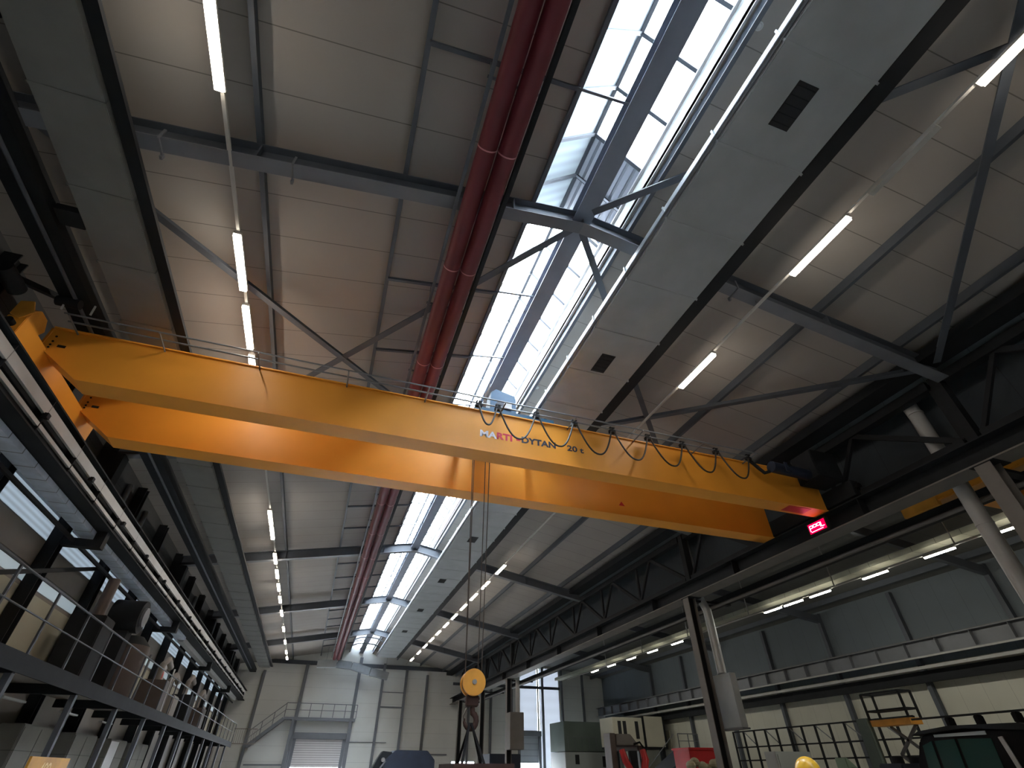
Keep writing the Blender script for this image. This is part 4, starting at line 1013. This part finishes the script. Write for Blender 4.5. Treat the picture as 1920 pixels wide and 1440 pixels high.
q = mb(); q.box(17.15, 17.6, 30.0, 30.25, -.6, .95); q.build('centre_slide', M['steeld'], t, bevel=.02)
q = mb(); q.tube([(17.5, 30.1, 1.25), (17.9, 30.1, 1.35), (18.1, 30.1, 1.1)], .05, 8); q.build('hose', M['black'], t, True)
# red box with rags
t = thing('red_crate', (16.1, 22.5, -ZC), 'bright red metal box at the foot of the column', 'box')
q = mb(); q.box(15.42, 16.85, 22, 23.2, -ZC, .80); q.build('box_body', M['bred'], t, bevel=.02)
q = mb(); q.box(15.38, 16.89, 21.96, 23.24, .76, .84); q.build('box_rim', M['bred'], t)
for i in range(6):
    x = 14.4+.27*i; z = .22+.10*math.sin(i*1.7); q = mb()
    q.ball((x, 20.6+.1*(i % 2), z), .20, .16, .16, 10, 6)
    tag(q.build('rag_bundle', M['rag']), '%s cream rag bundle from the left before the red box' % ORD[i], 'rag', 'cream rags in front of the red box')
t = thing('rag_table', (15.1, 20.65, -ZC), 'dark table carrying the cream rags', 'table')
q = mb(); q.box(14.1, 16.0, 20.3, 21.1, -.02, .06); q.build('table_top', M['steeld'], t)
for x in (14.15, 15.9):
    for y in (20.35, 21.0):
        q = mb(); q.box(x-.04, x+.04, y-.04, y+.04, -ZC, -.02); q.build('leg', M['steeld'], t)
# tall barred rack along the side wall
t = thing('storage_rack', (26, 27.5, -ZC), 'long barred steel rack standing along the side nave wall', 'rack')
for z in (.55, 1.2, 2.0):
    q = mb(); q.box(25.96, 26.04, 19.5, 32.0, z, z+.07); q.build('rack_rail', M['steeld'], t)
first = None; n = 0
y = 19.5
while y < 32.1:
    if first is None:
        q = mb(); q.box(25.96, 26.04, y-.05, y+.05, -ZC, 2.05); first = q.build('rack_upright', M['steeld'], t); fy = y
    else: child_copy(first, t, (0, y-fy, 0))
    y += .96
for k in range(6):
    y = 20.4+1.92*k
    q = mb(); q.beam((26, y, 1.25), (26, y+.96, 2.0), .04, .04, (1,0,0)); q.build('rack_brace', M['steelm'], t)
# scissor-lift basket
t = thing('lift_platform', (24.2, 19.2, -ZC), 'orange based work platform cage standing before the cream wall', 'lift')
q = mb(); q.box(24.0, 24.7, 18.2, 20.1, 1.62, 1.85); q.build('platform_base', M['orange2'], t)
q = mb(); q.box(23.9, 24.2, 20.2, 20.75, -ZC, 1.95); q.build('mast', M['green'], t, bevel=.02)
for (x, y) in ((24.0, 18.2), (24.0, 20.1), (24.7, 18.2), (24.7, 20.1)):
    q = mb(); q.box(x-.04, x+.04, y-.04, y+.04, 1.85, 2.85); q.build('cage_post', M['steeld'], t)
for z in (2.15, 2.8):
    for x in (24.0, 24.7):
        q = mb(); q.box(x-.03, x+.03, 18.2, 20.1, z, z+.07); q.build('cage_rail', M['steeld'], t)
    for y in (18.2, 20.1):
        q = mb(); q.box(24.0, 24.7, y-.03, y+.03, z, z+.07); q.build('cage_rail', M['steeld'], t)
q = mb(); q.beam((24.5, 18.4, 1.6), (24.5, 19.6, .6), .1, .1, (1,0,0)); q.beam((24.5, 19.6, 1.6), (24.5, 18.4, .6), .1, .1, (1,0,0)); q.beam((24.5, 18.4, .6), (24.5, 19.6, -.4), .1, .1, (1,0,0)); q.beam((24.5, 19.6, .6), (24.5, 18.4, -.4), .1, .1, (1,0,0)); q.box(24.1, 24.6, 18.2, 19.8, -ZC, -.4); q.build('scissor_frame', M['steelm'], t)
# pale blue panel + pale green cabinet near the rack
t = thing('switch_cabinet', (20.6, 22.2, -ZC), 'pale blue grey cabinet low in front of the rack', 'cabinet')
q = mb(); q.box(19.9, 21.9, 22, 22.7, -ZC, .75); q.build('cabinet_body', M['pale'], t, bevel=.02)
q = mb(); q.box(20.0, 20.85, 21.98, 22.0, -ZC+.1, .65); q.build('cabinet_door', M['pale'], t)
t = thing('control_stand', (19.6, 18.0, -ZC), 'pale green slanted control panel left of the yellow helmet', 'control panel')
q = mb(); q.prism([(19.3, -ZC), (19.9, -ZC), (19.9, .05), (19.4, .45), (19.3, .45)], 'Y', 17.8, 18.3); q.build('panel_body', M['palegreen'], t, bevel=.02)
q = mb(); q.box(19.45, 19.6, 17.77, 17.8, .0, .15); q.build('panel_screen', M['dark'], t)
t = thing('engine_block', (18.2, 13.6, -ZC), 'dark row of machine parts low behind the helmet', 'machine')
q = mb(); q.box(16.6, 19.8, 13.4, 14.2, -ZC, .22); q.build('block', M['navy'], t, bevel=.04)
for k in range(4):
    q = mb(); q.cyl((17.0+k*.7, 13.8, .22), (17.0+k*.7, 13.8, .38), .16, 14); q.build('cap', M['steeld'], t, True)
q = mb(); q.box(17.6, 19.8, 13.36, 13.4, .15, .2); q.build('bright_edge', M['chrome'], t)

# vehicle at the lower right
v = thing('work_vehicle', (15.8, 9.6, -ZC), 'dark work vehicle with green tinted cab windows at the lower right', 'vehicle')
q = mb(); q.prism([(11.15, -1.15), (11.15, .1), (10.86, .62), (10.66, .74), (9.6, .80), (8.35, .74), (8.25, .55), (8.2, -1.15)], 'X', 14.3, 17.0); q.build('cab_shell', M['black'], v, bevel=.04)
def cabwin(poly, m_='greenglass', nm='cab_window', o_=.02):
    q = mb(); q.prism(poly, 'X', 14.3-o_, 14.298); return q.build(nm, M[m_], v)
cabwin([(11.0, -.6), (10.78, .52), (10.52, .60), (10.62, -.6)])
cabwin([(10.55, -.6), (10.44, .60), (9.95, .62), (10.05, -.6)])
cabwin([(9.98, -.6), (9.88, .62), (9.15, .60), (9.22, -.6)])
cabwin([(10.4, .67), (10.4, .72), (9.2, .74), (9.2, .67)], 'pale', 'roof_trim')
q = mb(); q.beam((14.26, 8.93, .62), (14.26, 8.78, -.5), .03, .09, (0,1,0)); q.build('door_pillar', M['lightgrey'], v)
q = mb(); q.prism([(10.9, .72), (10.7, .80), (9.9, .87), (8.4, .84), (8.2, .76), (8.2, .70), (9.6, .805), (10.6, .745)], 'X', 14.2, 17.1); q.build('roof', M['steeld'], v)
for y in (9.97, 9.3, 8.5):
    q = mb(); q.box(14.35, 14.55, y-.06, y+.06, .84, 1.04); q.build('roof_light', M['black'], v, bevel=.02)
q = mb(); q.box(14.42, 14.47, 8.2, 10.9, 1.04, 1.08); q.build('roof_rack', M['steeld'], v)
for x in (14.6, 16.7):
    for y in (8.7, 10.7):
        q = mb(); q.cyl((x-.15, y, -1.2), (x+.15, y, -1.2), .5, 24); q.build('wheel', M['black'], v, True)

# ------------------------------------------------------------------ person with yellow helmet
px, py = 4.93, 5.05
P = thing('person', (px, py, -ZC), 'person in dark workwear with a yellow helmet, only the helmet top in view', 'person')
def skinned(name, verts, edges, radii, m, parent):
    me = bpy.data.meshes.new(name); org = parent.location
    me.from_pydata([tuple(Vector(q)+Vector((0,0,ZC))-org) for q in verts], edges, []); me.update()
    o = bpy.data.objects.new(name, me); COL.objects.link(o); o.parent = parent; me.materials.append(m)
    md = o.modifiers.new('skin', 'SKIN'); md.use_smooth_shade = True
    if not me.skin_vertices: 
        bm_ = None
    for i, r in enumerate(radii):
        sv = me.skin_vertices[0].data[i] if me.skin_vertices else None
        if sv: sv.radius = (r, r); sv.use_root = (i == 0)
    o.modifiers.new('sub', 'SUBSURF').levels = 1
    return o
def body_mesh():
    # one continuous surface from tapering tubes fused with a remesh
    q = mb(); x, y = px, py
    q.tube([(x, y, -.78), (x, y, -.60), (x, y, -.35), (x, y, -.22), (x, y, -.17)], [.15, .155, .18, .13, .06], 14)
    for s_ in (-1, 1):
        q.tube([(x+s_*.09, y, -.72), (x+s_*.10, y, -1.15), (x+s_*.10, y, -1.6), (x+s_*.10, y-.02, -1.66)], [.095, .075, .05, .045], 10)
        q.tube([(x+s_*.10, y+.05, -1.65), (x+s_*.11, y-.17, -1.66)], [.05, .04], 10)
        q.tube([(x+s_*.17, y, -.26), (x+s_*.24, y+.01, -.5), (x+s_*.25, y-.04, -.80)], [.055, .045, .035], 10)
    return q
o = body_mesh().build('workwear', M['cloth'], P, True)
md = o.modifiers.new('fuse', 'REMESH'); md.mode = 'VOXEL'; md.voxel_size = .022; md.use_smooth_shade = True
q = mb(); q.tube([(px, py, -.22), (px, py, -.12)], .055, 12); q.ball((px, py, -.02), .078, .098, .12, 18, 12); q.tube([(px, py-.09, 0.0), (px, py-.115, -.03)], [.012, .016], 8)
o = q.build('head', M['skin'], P, True); md = o.modifiers.new('fuse', 'REMESH'); md.mode = 'VOXEL'; md.voxel_size = .008; md.use_smooth_shade = True
q = mb()
for s_ in (-1, 1): q.ball((px+s_*.03, py-.088, .0), .012, .008, .008, 10, 6)
q.build('eyes', M['white'], P, True)
for s_ in (-1, 1):
    hx = px+s_*.255; q = mb(); q.ball((hx, py-.06, -.86), .02, .04, .05, 12, 8)
    for k in range(4): q.tube([(hx, py-.09+.02*k, -.89), (hx-.005*s_, py-.095+.022*k, -.93), (hx-.015*s_, py-.09+.02*k, -.965+.008*abs(k-1.5))], [.010, .009, .007], 8)
    q.tube([(hx, py-.09, -.85), (hx-.01*s_, py-.12, -.88), (hx-.01*s_, py-.125, -.91)], [.011, .010, .008], 8)
    o = q.build('hand', M['skin'], P, True); md = o.modifiers.new('fuse', 'REMESH'); md.mode = 'VOXEL'; md.voxel_size = .004; md.use_smooth_shade = True
q = mb(); q.ball((px, py, .0), .115, .135, .135, 24, 10, 0.0); q.cyl((px, py, -.005), (px, py, .012), .135, 24); q.build('helmet', M['yellow'], P, True)

# ------------------------------------------------------------------ world and camera
wd = bpy.data.worlds.new('overcast_sky'); S.world = wd; wd.use_nodes = True
bg = wd.node_tree.nodes['Background']; bg.inputs[0].default_value = (0.86, 0.93, 1.0, 1); bg.inputs[1].default_value = 12.0

yaw, pit, rol = math.radians(18.744), math.radians(38.662), math.radians(0.0719)
fwd = Vector((math.sin(yaw)*math.cos(pit), math.cos(yaw)*math.cos(pit), math.sin(pit)))
rg = Vector((math.cos(yaw), -math.sin(yaw), 0)); up = rg.cross(fwd)
r_ = rg*math.cos(rol)+up*math.sin(rol); u_ = -rg*math.sin(rol)+up*math.cos(rol)
cd = bpy.data.cameras.new('camera'); cam = bpy.data.objects.new('camera', cd); COL.objects.link(cam)
mx = Matrix((r_, u_, -fwd)).transposed().to_4x4(); mx.translation = Vector((0, 0, ZC)); cam.matrix_world = mx
cd.sensor_width = 36; cd.lens = 910.34/1920*36; cd.clip_start = .05; cd.clip_end = 300
S.camera = cam
S.view_settings.view_transform = 'Standard'; S.view_settings.look = 'None'; S.view_settings.gamma = 1
S.view_settings.use_curve_mapping = False; S.view_settings.exposure = 1.5
S.cycles.use_denoising = True
S.cycles.max_bounces = 8; S.cycles.diffuse_bounces = 5; S.cycles.glossy_bounces = 3; S.cycles.transparent_max_bounces = 12
S.cycles.sample_clamp_indirect = 6
